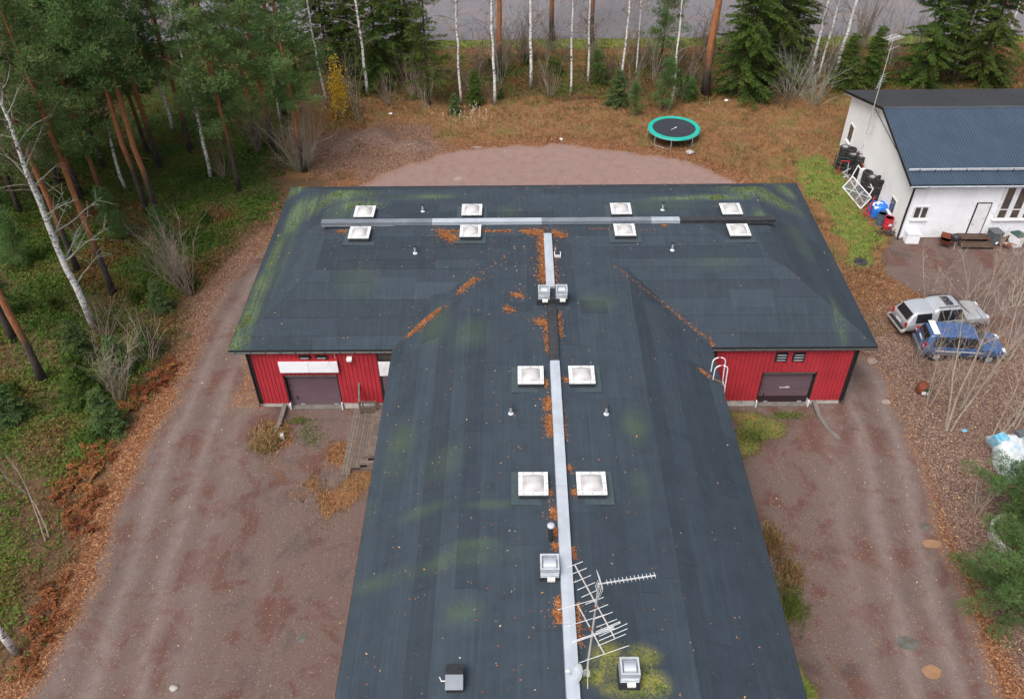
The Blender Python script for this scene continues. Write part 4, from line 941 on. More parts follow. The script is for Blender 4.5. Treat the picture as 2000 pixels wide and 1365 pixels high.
for y0, y1, z0, z1 in ((-.46, WRY-WY, WEZ-.05, WRZ), (WB_-WY+.46, WRY-WY, WEZ-.05, WRZ)):
    MB().bar((-.46, y0, z0), (-.46, y1, z1), .03, .2).build('barge_board', 'black_trim', wb); MB().bar((-.43, y0, z0-.12), (-.43, y1, z1-.12), .03, .1).build('barge_board', 'white_paint', wb)
    MB().bar((-.2, y0, z0-.10), (-.2, y1, z1-.10), .44, .02).build('soffit', 'white_paint', wb)
gutter(-.45, WE-WX+.4, -.55, WEZ-.05, 'gutter', 'galvanised', wb)
# snow guard
zg_ = WEZ+.33; yg_ = .62
sgd = MB().tube([(-.4, yg_, zg_+.16), (WE-WX+.4, yg_, zg_+.16)], .035, 8).build('snow_guard', 'alu', wb)
MB().tube([(-.4, yg_-.06, zg_+.28), (WE-WX+.4, yg_-.06, zg_+.28)], .03, 8).build('rail', 'alu', sgd)
x = .3
while x < WE-WX: MB().bar((x, yg_-.02, zg_-.02), (x, yg_-.08, zg_+.3), .03).build('bracket', 'dark_steel', sgd); x += 1.0
MB().tube([(.75, -.5, WEZ-.1), (.35, -.35, WEZ-.25), (.02, -.09, WEZ-.4), (-.02, -.09, 2), (-.02, -.09, .15), (-.05, -.25, .08)], .065, 8).build('downpipe', 'black_trim', wb)
# openings
def win(px0, px1, py0, py1, cols, rows, nm='window', frame=.07, gl='window_glass', fr=.10):
    a = PY(px0, py1, WY); b_ = PY(px1, py0, WY); x0, x1 = a[0]-WX, b_[0]-WX; z0, z1 = a[2], b_[2]
    return x0, x1, z0, z1
def window(x0, x1, z0, z1, cols, rows, par=wb, y=-.02):
    f_ = MB().box(((x0+x1)/2, y, (z0+z1)/2), (x1-x0, .06, z1-z0)).build('window', 'white_paint', par)
    zs = [z0+.1]+[z0+.1+(z1-z0-.1)*r_ for r_ in rows]+[z1-.06]; w = (x1-x0-.1)/cols
    for i in range(cols):
        for j in range(len(zs)-1):
            MB().box((x0+.05+w*(i+.5), y-.035, (zs[j]+zs[j+1])/2), (w*(.58 if cols > 3 else .72), .02, zs[j+1]-zs[j]-.10)).build('pane', 'window_glass', f_)
    MB().box(((x0+x1)/2, y-.08, z0-.02), (x1-x0+.1, .16, .05)).build('sill', 'white_paint', f_)
    return f_
wz1, wz0 = PY(1800, 402, WY)[2], PY(1800, 428, WY)[2]
window(PY(1778, 428, WY)[0]-WX, PY(1808, 428, WY)[0]-WX, wz0, wz1, 2, [])
bx0 = PY(1938, 428, WY)[0]-WX; bz0, bz1 = PY(1950, 428, WY)[2], PY(1960, 364, WY)[2]
window(bx0, bx0+5.1, bz0, bz1, 6, [.28])
dx0, dx1 = PY(1887, 450, WY)[0]-WX, PY(1916, 450, WY)[0]-WX; dz1 = PY(1905, 397, WY)[2]
dr = MB().box(((dx0+dx1)/2, -.02, dz1/2+.1), (dx1-dx0, .07, dz1-.1)).build('door', 'black_trim', wb)
MB().box(((dx0+dx1)/2, -.07, dz1/2+.1), (dx1-dx0-.16, .03, dz1-.24)).build('door_leaf', 'white_paint', dr); MB().box((dx0+.2, -.11, 1.15), (.14, .05, .03)).build('handle', 'galvanised', dr); MB().box((dx0-.14, -.04, 1.5), (.06, .06, .1)).build('doorbell', 'white_plastic', dr)
for (py_, z0, z1, w) in ((60.0, 1.2, 2.4, .75), (50.2, .9, 1.85, .72)):
    f_ = MB().box((-.02, py_-WY, (z0+z1)/2), (.07, w+.16, z1-z0+.16)).build('window', 'white_paint', wb)
    for s_ in (-1, 1): MB().box((-.06, py_-WY+s_*w/4, (z0+z1)/2), (.02, w/2-.05, z1-z0)).build('pane', 'window_glass', f_)
    MB().box((-.1, py_-WY, z0-.1), (.2, w+.2, .04)).build('sill', 'white_paint', f_)
MB().bar((-.03, WRY-WY+2.2, WEZ-.1+1.0), (-.03, .9, WEZ-.1), .03, .03).build('cable', 'dark_steel', wb)
MB().box((-.01, WRY-WY+2.3, 2.2), (.03, .2, .5)).build('wall_plate', 'white_paint', wb)
MB().box((WE-WX, .0, .05), (.02, .02, .02)).build('corner_trim', 'white_paint', wb)
# mast on the gable
gmst = empty('antenna_mast', (WX-.55, 56.2, 0)); tag(gmst, 'thin antenna mast rising from the white gable', 'antenna')
pt_ = PY(1745, 75, 56.2); xt = pt_[0]-(WX-.55); zt = pt_[2]
MB().tube([(.0, 0, 3.6), (xt*.3, 0, 6.5), (xt, 0, zt)], [.04, .035, .028], 8).build('pole', 'steel_pole', gmst)
for z_ in (4.2, 5.3): MB().bar((0, 0, z_), (.55, 0, z_), .04).build('bracket', 'steel_pole', gmst)
ao = MB().bar((xt-.5, -.3, zt), (xt+.55, .35, zt+.02), .035).build('aerial', 'alu', gmst)
for i in range(7):
    t = i/6; c = (xt-.5+1.05*t, -.3+.65*t, zt+.03); MB().tube([(c[0]-.22, c[1]+.34, c[2]), (c[0]+.22, c[1]-.34, c[2])], .014, 5).build('element', 'alu', ao)
for i in range(4): MB().tube([(xt-.45+.02*i, -.5+.1*i, zt-.2+.12*i), (xt-.05+.02*i, .1+.1*i, zt-.2+.12*i)], .014, 5).build('reflector_rod', 'alu', ao)
MB().tube([(xt-.25, -.3, zt-.7), (xt+.55, .1, zt-.55)], .015, 5).build('element', 'alu', ao)
zl = PY(1718, 160, 56.2)[2]; ao2 = MB().bar((xt*.35-.15, 0, zl-.5), (xt*.35+.02, 0, zl+.55), .03).build('aerial', 'alu', gmst)
for i in range(6): MB().tube([(xt*.35-.35+.03*i, -.15, zl-.45+.18*i), (xt*.35+.18+.03*i, .15, zl-.38+.18*i)], .012, 5).build('element', 'alu', ao2)
# ------------------------------------------------------------------ tyres stacked along the white gable
def tyre_mesh():
    p = []
    for t in np.linspace(0, 2*math.pi, 13)[:-1]:
        c, s_ = math.cos(t), math.sin(t); p.append((.245+.075*np.sign(c)*abs(c)**.6, .105*np.sign(s_)*abs(s_)**.55))
    n = 26; V = [(r_*math.cos(a)*(1+.012*(i % 2)*(r_ > .3)), r_*math.sin(a)*(1+.012*(i % 2)*(r_ > .3)), z_) for i, a in enumerate(np.arange(n)*2*math.pi/n) for r_, z_ in p]; k = len(p)
    F = [(i*k+j, ((i+1) % n)*k+j, ((i+1) % n)*k+(j+1) % k, i*k+(j+1) % k) for i in range(n) for j in range(k)]
    return V, F
tV, tF = tyre_mesh(); tyre_me = MB().add(tV, tF).mesh('tyre'); tyre_me.materials.append(MATS['tyre'])
rm = MB().lathe([(.18, .07), (.185, .095), (.16, .08), (.14, .05), (.05, .065), (.02, .07)], n=18)
for k_ in range(5): a = k_*2*math.pi/5; rm.bar((.04*math.cos(a), .04*math.sin(a), .08), (.17*math.cos(a), .17*math.sin(a), .085), .07, .02)
rim_me = rm.mesh('rim'); rim_me.materials.append(MATS['rim'])
ORD = ['bottom', 'second from the bottom', 'third from the bottom', 'fourth from the bottom', 'fifth from the bottom', 'sixth from the bottom', 'seventh from the bottom', 'eighth from the bottom']
stacks = [((1640, 329), 8, 1, 'of the far stack at the left of the rack', 1.0), ((1652, 331), 8, 0, 'of the far stack nearest the white wall', .95), ((1657, 338), 6, 1, 'of the stack with a white wheel beside the rack', 1.12), ((1671, 343), 7, 1, 'of the stack with a silver wheel in the middle', 1.0),
          ((1679, 358), 2, 0, 'of the low pile behind the white frames', 1.05), ((1686, 379), 8, 0, 'of the tall narrow stack behind the white frames', .95), ((1695, 385), 7, 1, 'of the brownish stack with a wheel on top', 1.02), ((1706, 394), 7, 0, 'of the wide stack nearest the red hoist', 1.22), ((1703, 388), 3, 0, 'of the short pile leaning on the wide stack', 1.15)]
rt = random.Random(4)
for (bp, n, has_rim, where, sc) in stacks:
    x, y, z = GG(*bp); sc *= 1.14; ax_, ay_ = rt.uniform(-.012, .012), rt.uniform(-.02, .02)
    for i in range(n):
        top = i == n-1; e = empty('tyre', (x+ax_*i+rt.uniform(-.035, .035), y+ay_*i+rt.uniform(-.035, .035), z+.10*sc+i*.205*sc))
        e.rotation_euler = (rt.uniform(-.03, .03), rt.uniform(-.03, .03), rt.uniform(0, 6)); e.scale = (sc, sc, sc)
        tag(e, 'black tyre, %s %s' % ('topmost' if top else ORD[i], where), 'tyre', 'tyres stacked along the white gable')
        link('tread', tyre_me, e)
        if has_rim and top: link('rim', rim_me, e)
def thing(nm, px, py, lab, cat, rz=0, group=None):
    e = empty(nm, GG(px, py), rz); tag(e, lab, cat, group); return e
def thingW(nm, px, y, lab, cat, rz=0, group=None):
    x = PY(px, 462, y)[0]; e = empty(nm, (x, y, gz1(x, y)), rz); tag(e, lab, cat, group); return e
# steel rack round the far tyres
e = thing('steel_rack', 1640, 333, 'dark tubular rack round the far tyre stacks', 'rack', R(-20))
for z_ in (.5, 1.3):
    for a, b_ in (((-.5, -.45), (.6, -.45)), ((-.5, -.45), (-.5, .5)), ((.6, -.45), (.6, .5))): MB().tube([(*a, z_), (*b_, z_)], .025, 6).build('rail', 'bin_green', e)
for a in ((-.5, -.45), (.6, -.45), (-.5, .5), (.6, .5)): MB().tube([(*a, 0), (*a, 1.35)], .025, 6).build('post', 'bin_green', e)
MB().tube([(-.1, -.75, 0), (-.1, -.72, 1.15), (.45, -.72, 1.2)], .028, 6).build('red_frame', 'red_paint', e)
# workstand
e = thing('work_stand', 1653, 345, 'light blue steel stand in front of the tyre stacks', 'stand', R(20))
MB().tube([(0, 0, .05), (-.05, .1, 1.15)], .035, 8).build('post', 'fan_grey', e); MB().bar((-.55, -.1, .45), (.35, .1, .6), .07).build('arm', 'fan_grey', e); MB().bar((-.35, -.1, .05), (.45, .05, .05), .12, .06).build('foot', 'fan_grey', e); MB().bar((-.1, -.4, .06), (.1, .45, .06), .1, .06).build('foot', 'fan_grey', e); MB().lathe([(.07, -.04), (.07, .04)], (-.05, .1, 1.18), 10).build('knob', 'red_paint', e)
# two white tubular frames with mesh panels, leaning on one another
for i, (pa, pb, ht, lean, lab) in enumerate((((1646, 366), (1681, 408), 1.0, .55, 'outer white tubular frame with mesh panel lying on the grass'), ((1660, 352), (1688, 398), 1.25, .25, 'inner white tubular frame leaning against the tyre stacks'))):
    a, b_ = np.array(GG(*pa)), np.array(GG(*pb)); d = b_-a; Ln = np.hypot(d[0], d[1]); e = empty('tubular_frame', tuple(a), math.atan2(d[1], d[0])); tag(e, lab, 'metal frame', 'white tubular frames')
    up = np.array([0, lean, math.sqrt(max(.01, 1-lean**2))])*ht
    P = [np.zeros(3), np.array([Ln, 0, 0]), np.array([Ln, 0, 0])+up, up]
    fm_ = MB()
    for j in range(4): fm_.tube([P[j], P[(j+1) % 4]], .045, 6)
    fm_ = fm_.build('outer_tube', 'white_paint', e)
    for t in (.33, .66): MB().tube([np.array([Ln*t, 0, 0]), np.array([Ln*t, 0, 0])+up], .025, 6).build('bar', 'white_paint', e)
    MB().tube([P[0], P[2]], .025, 6).build('brace', 'white_paint', e)
    if i == 0:
        mp = MB()
        for t in np.linspace(.03, .97, 26): mp.tube([np.array([Ln*t, 0, .02])+up*.03, np.array([Ln*t, 0, .02])+up*.97], .007, 3)
        for t in np.linspace(.05, .95, 12): mp.tube([np.array([.05, 0, .02])+up*t, np.array([Ln-.05, 0, .02])+up*t], .007, 3)
        mp = mp.build('mesh_panel', 'galvanised', e); mp['kind'] = 'stuff'
e = thing('metal_cabinet', 1678, 362, 'pale narrow cabinet between tyre stacks', 'cabinet', R(15)); MB().box((0, 0, .65), (.35, .4, 1.3)).build('body', 'white_paint', e); MB().box((0, -.21, .68), (.3, .02, 1.1)).build('door', 'white_board', e); MB().box((.1, -.23, .7), (.03, .03, .1)).build('handle', 'dark_steel', e)
a = np.array(GG(1692, 330)); tag(MB().bar((WX-.12, 57.6, 1.5), (WX-.3, 52.3, .25), .10, .12).build('rusty_beam', 'rust'), 'rusty steel beam leaning along the white gable', 'beam')
# engine hoist
e = thing('engine_hoist', 1698, 417, 'red folding engine hoist beside the blue tarpaulin', 'hoist', R(60))
for p, q_, w in (((-.35, -.3, .06), (.75, -.25, .06), .08), ((-.35, .3, .06), (.75, .25, .06), .08), ((-.3, 0, .06), (-.25, 0, 1.35), .09), ((-.35, -.3, .06), (-.35, .3, .06), .08), ((.4, 0, .15), (-.25, 0, .9), .06)): MB().bar(p, q_, w).build('frame_tube', 'red_paint', e)
MB().bar((-.35, 0, 1.35), (.55, 0, 1.05), .08).build('boom', 'red_paint', e); MB().tube([(-.2, .0, .6), (.15, 0, 1.1)], .035, 8).build('ram', 'dark_steel', e); MB().tube([(.55, 0, 1.05), (.55, 0, .8)], .02, 6).build('hook', 'dark_steel', e)
# bundles and barrels
def bundle(nm, px, py, sz, mat, lab, cat, seed, lump=.2, rz=0):
    n, m_ = 22, 12; r = np.random.default_rng(seed); V = []
    for i in range(m_+1):
        ph = math.pi/2*i/m_
        for j in range(n):
            a = 2*math.pi*j/n; rr = 1+lump*(float(vnoise(np.array([3+2*math.cos(a)+ph]), np.array([3+2*math.sin(a)]), seed)[0])-.5)*2
            rr *= 1+.18*(float(vnoise(np.array([9+5*math.cos(a)+ph*3]), np.array([9+5*math.sin(a)]), seed+1)[0])-.5)
            ca, sa = math.cos(a), math.sin(a); q_ = 1/max(abs(ca), abs(sa))**.6
            V.append((sz[0]/2*math.cos(ph)**.55*ca*q_*rr, sz[1]/2*math.cos(ph)**.55*sa*q_*rr, sz[2]*math.sin(ph)**.8*rr))
    F = [(i*n+j, i*n+(j+1) % n, (i+1)*n+(j+1) % n, (i+1)*n+j) for i in range(m_) for j in range(n)]
    e = empty(nm, GG(px, py), rz); tag(e, lab, cat); MB().add(V, F).build('sheet', mat, e, sm=True); return e
e = bundle('tarpaulin_bundle', 1712, 420, (1.25, 1.3, .95), 'blue_tarp', 'blue tarpaulin bundle with white cloth behind the barrels', 'tarpaulin', 21)
n = 8; V = [(-.45+.9*i/n, -.45+.8*j/n, .72+.20*math.sin(i*.9+j)*.25+.28*math.cos((i-4)/4*1.3)*math.cos((j-4)/4*1.2)) for j in range(n+1) for i in range(n+1)]
MB().add(V, [(j*(n+1)+i, j*(n+1)+i+1, (j+1)*(n+1)+i+1, (j+1)*(n+1)+i) for j in range(n) for i in range(n)]).build('white_cloth', 'litter_white', e, sm=True)
def barrel(px, py, mat, lab, rusty='rust'):
    e = thing('oil_barrel', px, py, lab, 'barrel', 0, 'barrels by the white gable')
    MB().lathe([(.29, 0), (.30, .02), (.29, .04), (.29, .28), (.305, .30), (.29, .32), (.29, .58), (.305, .60), (.29, .62), (.29, .86), (.30, .88), (.275, .885), (.27, .80)], n=22).build('drum', mat, e)
    MB().lathe([(.272, .80), (.02, .79)], n=22).build('top', rusty, e); return e
barrel(1718, 438, 'blue_barrel', 'blue grey oil barrel with rusty top'); e = barrel(1731, 446, 'red_paint', 'red oil barrel with a white sticker')
MB().box((.05, -.296, .42), (.2, .02, .17)).build('sticker', 'litter_white', e)
e = thing('scrap_heap', 1727, 456, 'small heap of metal scrap in front of the barrels', 'scrap'); r2_ = random.Random(9)
for i in range(14):
    p = (r2_.uniform(-.6, .6), r2_.uniform(-.3, .3), r2_.uniform(.05, .3)); q_ = (p[0]+r2_.uniform(-.5, .5), p[1]+r2_.uniform(-.3, .3), max(.04, p[2]+r2_.uniform(-.2, .2))); MB().bar(p, q_, r2_.uniform(.03, .12), r2_.uniform(.02, .2)).build('scrap_piece', r2_.choice(['scrap', 'rust', 'grey_plastic', 'dark_steel']), e)
e = empty('white_crate', (26.35, 47.72, 0), R(-4)); tag(e, 'white box standing at the corner of the white building', 'box'); MB().box((0, .15, .34), (.85, .55, .68), taper=.97).build('body', 'white_board', e); MB().box((0, .15, .71), (.88, .58, .05)).build('lid', 'white_paint', e)
tag(MB().bar((WX-.1, 48.9, .95), (WX-.55, 48.5, .03), .03, .03).build('steel_rod', 'dark_steel'), 'thin dark rod leaning on the gable corner', 'rod')
# in front of the white building
M('wood_dark', (.085, .05, .034), (.055, .034, .025), 6, .85, rnd=.15, bmp=.3)
e = thingW('wheelbarrow', 1851, 47.4, 'rusty wheelbarrow by the white front wall', 'wheelbarrow', R(60)); MB().add([(-.4, -.3, .3), (.4, -.3, .3), (.4, .3, .3), (-.4, .3, .3), (-.55, -.4, .65), (.55, -.4, .65), (.55, .4, .65), (-.55, .4, .65)], [(3, 2, 1, 0), (0, 1, 5, 4), (1, 2, 6, 5), (2, 3, 7, 6), (3, 0, 4, 7), (0, 1, 2, 3)]).build('tray', 'rust', e)
o = link('wheel', tyre_me, e, (.65, 0, .2)); o.scale = (.6, .6, .5); o.rotation_euler.x = R(90)
for s_ in (-.28, .28): MB().tube([(.65, s_*.4, .2), (-.3, s_, .35), (-1.0, s_, .6)], .022, 6).build('handle', 'wood_brown', e); MB().bar((-.3, s_, 0), (-.3, s_, .35), .04).build('leg', 'rust', e)
e = thingW('kettle_grill', 1868, 47.2, 'black kettle grill on thin legs by the wall', 'grill')
MB().lathe([(.02, .48), (.2, .52), (.29, .64), (.31, .74)], n=20).build('bowl', 'dark_steel', e, sm=True); MB().lathe([(.315, .745), (.27, .88), (.14, .97), (.02, .99)], n=20).build('lid', 'dark_steel', e, sm=True); MB().box((0, 0, 1.02), (.14, .04, .05)).build('handle', 'wood_brown', e)
for k_ in range(3): a = k_*2.1+.4; MB().tube([(.12*math.cos(a), .12*math.sin(a), .52), (.3*math.cos(a), .3*math.sin(a), 0)], .015, 6).build('leg', 'alu', e)
e = thingW('wooden_steps', 1903, 47.75, 'brown wooden steps below the white door', 'steps', R(-2))
for lv, (y0, z_, w) in enumerate(((.0, .36, 1.9), (-.7, .18, 2.1))):
    for i in range(5): MB().box((0, y0+.42-i*.14, z_), (w, .13, .04)).build('plank', 'wood_dark', e)
    for s_ in (-1, 1): MB().box((s_*(w/2-.05), y0+.14, z_/2), (.07, .66, z_-.04)).build('side_board', 'wood_dark', e)
def bin_(px, py, body, lid, lab, rz, sc=1.):
    e = thingW('waste_bin', px, py, lab, 'bin', rz, 'bins by the white front wall')
    MB().box((0, 0, .48*sc), (.58*sc, .68*sc, .86*sc), taper=.0+1.12).build('body', body, e); l_ = MB().box((0, 0, .96*sc), (.70*sc, .82*sc, .07*sc), rx=R(-4)).build('lid', lid, e); MB().box((0, -.4*sc, .98*sc), (.5*sc, .05, .05)).build('handle', lid, l_)
    for s_ in (-1, 1): o = link('wheel', tyre_me, e, (s_*.28*sc, .32*sc, .12)); o.scale = (.4, .4, .3); o.rotation_euler.y = R(90)
bin_(1942, 47.6, 'grey_plastic', 'grey_plastic', 'dark grey waste bin right of the white door', R(5)); bin_(1988, 47.3, 'white_board', 'bin_green', 'pale bin with dark green lid under the big window', R(15), .95)
e = thingW('scrap_heap', 1962, 47.4, 'heap of planks and junk between the two bins', 'scrap'); r2_ = random.Random(12)
for i in range(22):
    p = (r2_.uniform(-.9, .9), r2_.uniform(-.4, .4), r2_.uniform(.03, .45)); q_ = (p[0]+r2_.uniform(-.7, .7), p[1]+r2_.uniform(-.4, .4), max(.03, p[2]+r2_.uniform(-.25, .25))); MB().bar(p, q_, r2_.uniform(.04, .16), r2_.uniform(.02, .1)).build('scrap_piece', r2_.choice(['wood_brown', 'rust', 'wood_grey', 'grey_plastic', 'puddle_clay', 'litter_white']), e)
e = thing('cardboard_box', 1984, 478, 'blue and white box on the gravel beside the junk heap', 'box', R(20)); MB().box((0, 0, .14), (.6, .35, .28)).build('body', 'blue_tarp', e); MB().box((-.12, 0, .285), (.28, .34, .02)).build('flap', 'litter_white', e); MB().box((.1, .3, .2), (.55, .25, .4)).build('carton', 'rust', e)
x, y, z = GG(1681, 512); e = empty('well_cover', (x, y, z)); tag(e, 'round black well cover in the grass', 'cover'); MB().lathe([(.42, -.05), (.42, .06), (.38, .09), (.02, .10)], n=24).build('plate', 'dark_steel', e); MB().box((0, 0, .11), (.2, .06, .04)).build('grip', 'black_trim', e)

# ------------------------------------------------------------------ trampoline
x, y, z = GG(1314, 270); tr = empty('trampoline', (x, y, z), R(12)); tag(tr, 'round trampoline with turquoise edge pad on the dry grass', 'trampoline')
rO, rI, hT = 2.06, 1.70, .88
MB().lathe([(rI, hT+.01), (rI+.02, hT+.05), (rO-.03, hT+.05), (rO+.02, hT), (rO+.02, hT-.09), (rO, hT-.09), (rO-.02, hT-.01), (rI, hT)], n=56, cap=False).build('edge_pad', 'turquoise', tr)
nR = 10; V = [(0, 0, hT-.05)]; F = []
for i in range(1, nR+1):
    for j in range(48): rr = 1.74*i/nR; V.append((rr*math.cos(j*2*math.pi/48), rr*math.sin(j*2*math.pi/48), hT-.05+.05*(i/nR)**2))
for j in range(48): F.append((0, 1+j, 1+(j+1) % 48))
for i in range(nR-1):
    for j in range(48): F.append((1+i*48+j, 1+(i+1)*48+j, 1+(i+1)*48+(j+1) % 48, 1+i*48+(j+1) % 48))
jm = MB().add(V, F).build('jump_mat', 'mat_black', tr, sm=True)
lg_ = MB()
for i, (dx, w) in enumerate(((-.26, .10), (-.12, .16), (.02, .14), (.15, .2), (.28, .1))): lg_.box((dx*1.0, dx*.62, hT-.035), (w, .035+.05*(i == 3), .006), rz=R(32))
lg_.build('mat_print', 'litter_white', jm)
t = np.linspace(0, 2*math.pi, 41); MB().tube([(rO*math.cos(a), rO*math.sin(a), hT-.04) for a in t], .03, 6, cap=False).build('frame_ring', 'galvanised', tr)
for k_ in range(4):
    a = k_*math.pi/2+R(45); d = R(20); P = [(rO*math.cos(a-d), rO*math.sin(a-d), hT-.05), (rO*math.cos(a-d)*1.01, rO*math.sin(a-d)*1.01, .03), (rO*math.cos(a+d)*1.01, rO*math.sin(a+d)*1.01, .03), (rO*math.cos(a+d), rO*math.sin(a+d), hT-.05)]
    lgm = MB()
    for q_ in range(3): lgm.tube([P[q_], P[q_+1]], .025, 8)
    lgm.build('leg', 'galvanised', tr)

# ------------------------------------------------------------------ vehicles
def loft(st, mat, parent, name='body', sharp=38):
    """st: (x, z_bottom, z_belt, z_top, half_bottom, half_belt, half_top)"""
    rings = []
    for (x, zb, zl, zt, wb_, wl2, wt) in st:
        h_ = [(0, zb), (wb_*.85, zb), (wb_, zb+.10), (wl2*1.0, zb+(zl-zb)*.55), (wl2*.985, zl), (wl2*.95, zl+.02), (wt, zt-.07*(zt-zl > .2)), (wt*.88, zt), (0, zt+.02)]
        rings.append([(x, y_, z_) for y_, z_ in h_]+[(x, -y_, z_) for y_, z_ in h_[-2:0:-1]])
    k = len(rings[0]); V = [p for r_ in rings for p in r_]; n = len(rings)
    F = [(i*k+j, (i+1)*k+j, (i+1)*k+(j+1) % k, i*k+(j+1) % k) for i in range(n-1) for j in range(k)]+[tuple(range(k)), tuple((n-1)*k+j for j in range(k))[::-1]]
    me = MB().add(V, F).mesh(name, True); me.materials.append(MATS[mat]); o = link(name, me, parent); md = o.modifiers.new('rounding', 'SUBSURF'); md.levels = 2; md.render_levels = 2; return o
def quad(pts, off, mat, parent, nm):
    P = [np.array(p, float) for p in pts]; n = np.cross(P[1]-P[0], P[2]-P[0]); n /= np.linalg.norm(n)
    c = sum(P)/len(P)
    if n@(c-np.array([c[0]*.5, 0, .9])) < 0: n = -n
    return MB().poly([p-n*.05 for p in P], n*(off+.05)).build(nm, mat, parent)
def wheel(x, y, parent, r_=.34, dark=False):
    e = empty('wheel', (x, y, r_), parent=parent); t_ = link('tyre', tyre_me, e); t_.scale = (r_/.32, r_/.32, 1.05); t_.rotation_euler.x = R(90)
    o = link('rim', rim_me, e); o.scale = (r_/.32, r_/.32, 1.15); o.rotation_euler.x = R(90 if y < 0 else -90)
    ar = MB().lathe([(r_+.075, -.08), (r_+.075, .085), (r_+.03, .09), (.05, .02)], n=24).build('wheel_arch', 'black_trim', e); ar.rotation_euler.x = R(90 if y < 0 else -90)
# silver pickup with hard top
pr_ = np.array(G(1742, 640)); 
pk = empty('pickup_truck', (24.75, 39.0, 0), R(8)); tag(pk, 'silver pickup truck with hard top parked behind the bare saplings', 'car')
loft([(-2.60, .52, .98, 1.04, .80, .86, .80), (-2.52, .42, 1.0, 1.12, .84, .90, .80), (-2.2, .40, 1.02, 1.62, .85, .91, .68), (-1.9, .40, 1.03, 1.70, .86, .92, .70), (-1.05, .38, 1.04, 1.72, .86, .92, .70), (-1.0, .38, 1.04, 1.66, .86, .92, .70), (-.9, .38, 1.04, 1.66, .86, .92, .70), (-.84, .38, 1.04, 1.78, .86, .92, .68), (-.4, .36, 1.03, 1.84, .86, .92, .68), (.45, .36, 1.02, 1.80, .86, .92, .66),
      (.7, .36, 1.02, 1.74, .86, .92, .66), (1.45, .36, 1.03, 1.12, .86, .91, .76), (1.7, .36, 1.0, 1.07, .86, .90, .78), (2.3, .38, .95, 1.0, .85, .88, .74), (2.55, .42, .85, .90, .80, .83, .68), (2.64, .5, .75, .78, .72, .76, .62)], 'silver_paint', pk)
quad([(-2.50, -.60, 1.17), (-2.50, .60, 1.17), (-2.23, .56, 1.58), (-2.23, -.56, 1.58)], .012, 'car_glass', pk, 'rear_window')
quad([(.78, -.56, 1.70), (.78, .56, 1.70), (1.40, .68, 1.17), (1.40, -.68, 1.17)], .014, 'car_glass', pk, 'windscreen')
quad([(-.2, -.40, 1.86), (.25, -.40, 1.845), (.25, .40, 1.845), (-.2, .40, 1.86)], .008, 'car_glass', pk, 'sunroof')
for s_ in (-1, 1):
    for a, b_, zt in ((-2.05, -1.15, 1.60), (-.72, -.05, 1.72), (.02, .62, 1.69)):
        quad([(a-.05, s_*.885, 1.10), (b_+(.35 if b_ > .5 else .0), s_*.885, 1.10), (b_, s_*.715, zt), (a+.04, s_*.715, zt)], .012, 'car_glass', pk, 'side_window')
    MB().box((-2.56, s_*.74, .95), (.10, .14, .30)).build('tail_light', 'tail_red', pk); MB().box((2.50, s_*.62, .82), (.18, .28, .16)).build('headlight', 'lamp_clear', pk)
    MB().box((1.0, s_*1.02, 1.12), (.14, .2, .16)).build('wing_mirror', 'silver_paint', pk); MB().tube([(-.75, s_*.6, 1.88), (.45, s_*.58, 1.86)], .022, 6).build('roof_rail', 'dark_steel', pk)
    for xw in (-1.65, 1.62): wheel(xw, s_*.80, pk, .38)
    for xh in (-.6, .25): MB().box((xh, s_*.925, .98), (.16, .03, .035)).build('door_handle', 'dark_steel', pk)
bp_ = MB().box((-2.68, 0, .56), (.22, 1.7, .16)).build('rear_bumper', 'alu', pk); MB().box((-2.70, 0, .66), (.18, 1.5, .04)).build('step_pad', 'black_trim', bp_); MB().box((2.62, 0, .52), (.16, 1.6, .2)).build('front_bumper', 'silver_paint', pk); MB().box((-2.615, 0, .80), (.02, .5, .11)).build('number_plate', 'litter_white', pk)
# blue people carrier
vn = empty('blue_van', (24.95, 36.55, 0), R(-5)); tag(vn, 'dusty blue people carrier parked nearest the red building', 'car')
loft([(-2.28, .45, .9, 1.0, .78, .82, .74), (-2.2, .36, .98, 1.2, .80, .86, .72), (-2.02, .32, 1.0, 1.62, .82, .87, .64), (-1.75, .32, 1.0, 1.72, .82, .88, .64), (-.6, .30, .98, 1.76, .82, .88, .66), (.2, .30, .97, 1.74, .82, .88, .65), (.55, .30, .97, 1.66, .82, .88, .63), (1.4, .30, .97, 1.06, .82, .87, .72), (1.6, .32, .94, 1.0, .82, .86, .72), (2.1, .34, .84, .88, .80, .83, .68), (2.3, .42, .68, .70, .72, .76, .6)], 'blue_paint', vn)
quad([(-2.2, -.58, 1.24), (-2.2, .58, 1.24), (-2.03, .54, 1.60), (-2.03, -.54, 1.60)], .012, 'car_glass', vn, 'rear_window'); quad([(.62, -.54, 1.62), (.62, .54, 1.62), (1.34, .64, 1.10), (1.34, -.64, 1.10)], .014, 'car_glass', vn, 'windscreen')
MB().box((-1.72, 0, 1.755), (.34, 1.2, .04)).build('white_roof_strip', 'litter_white', vn); MB().box((-2.25, .0, 1.06), (.03, .46, .11)).build('number_plate', 'litter_white', vn)
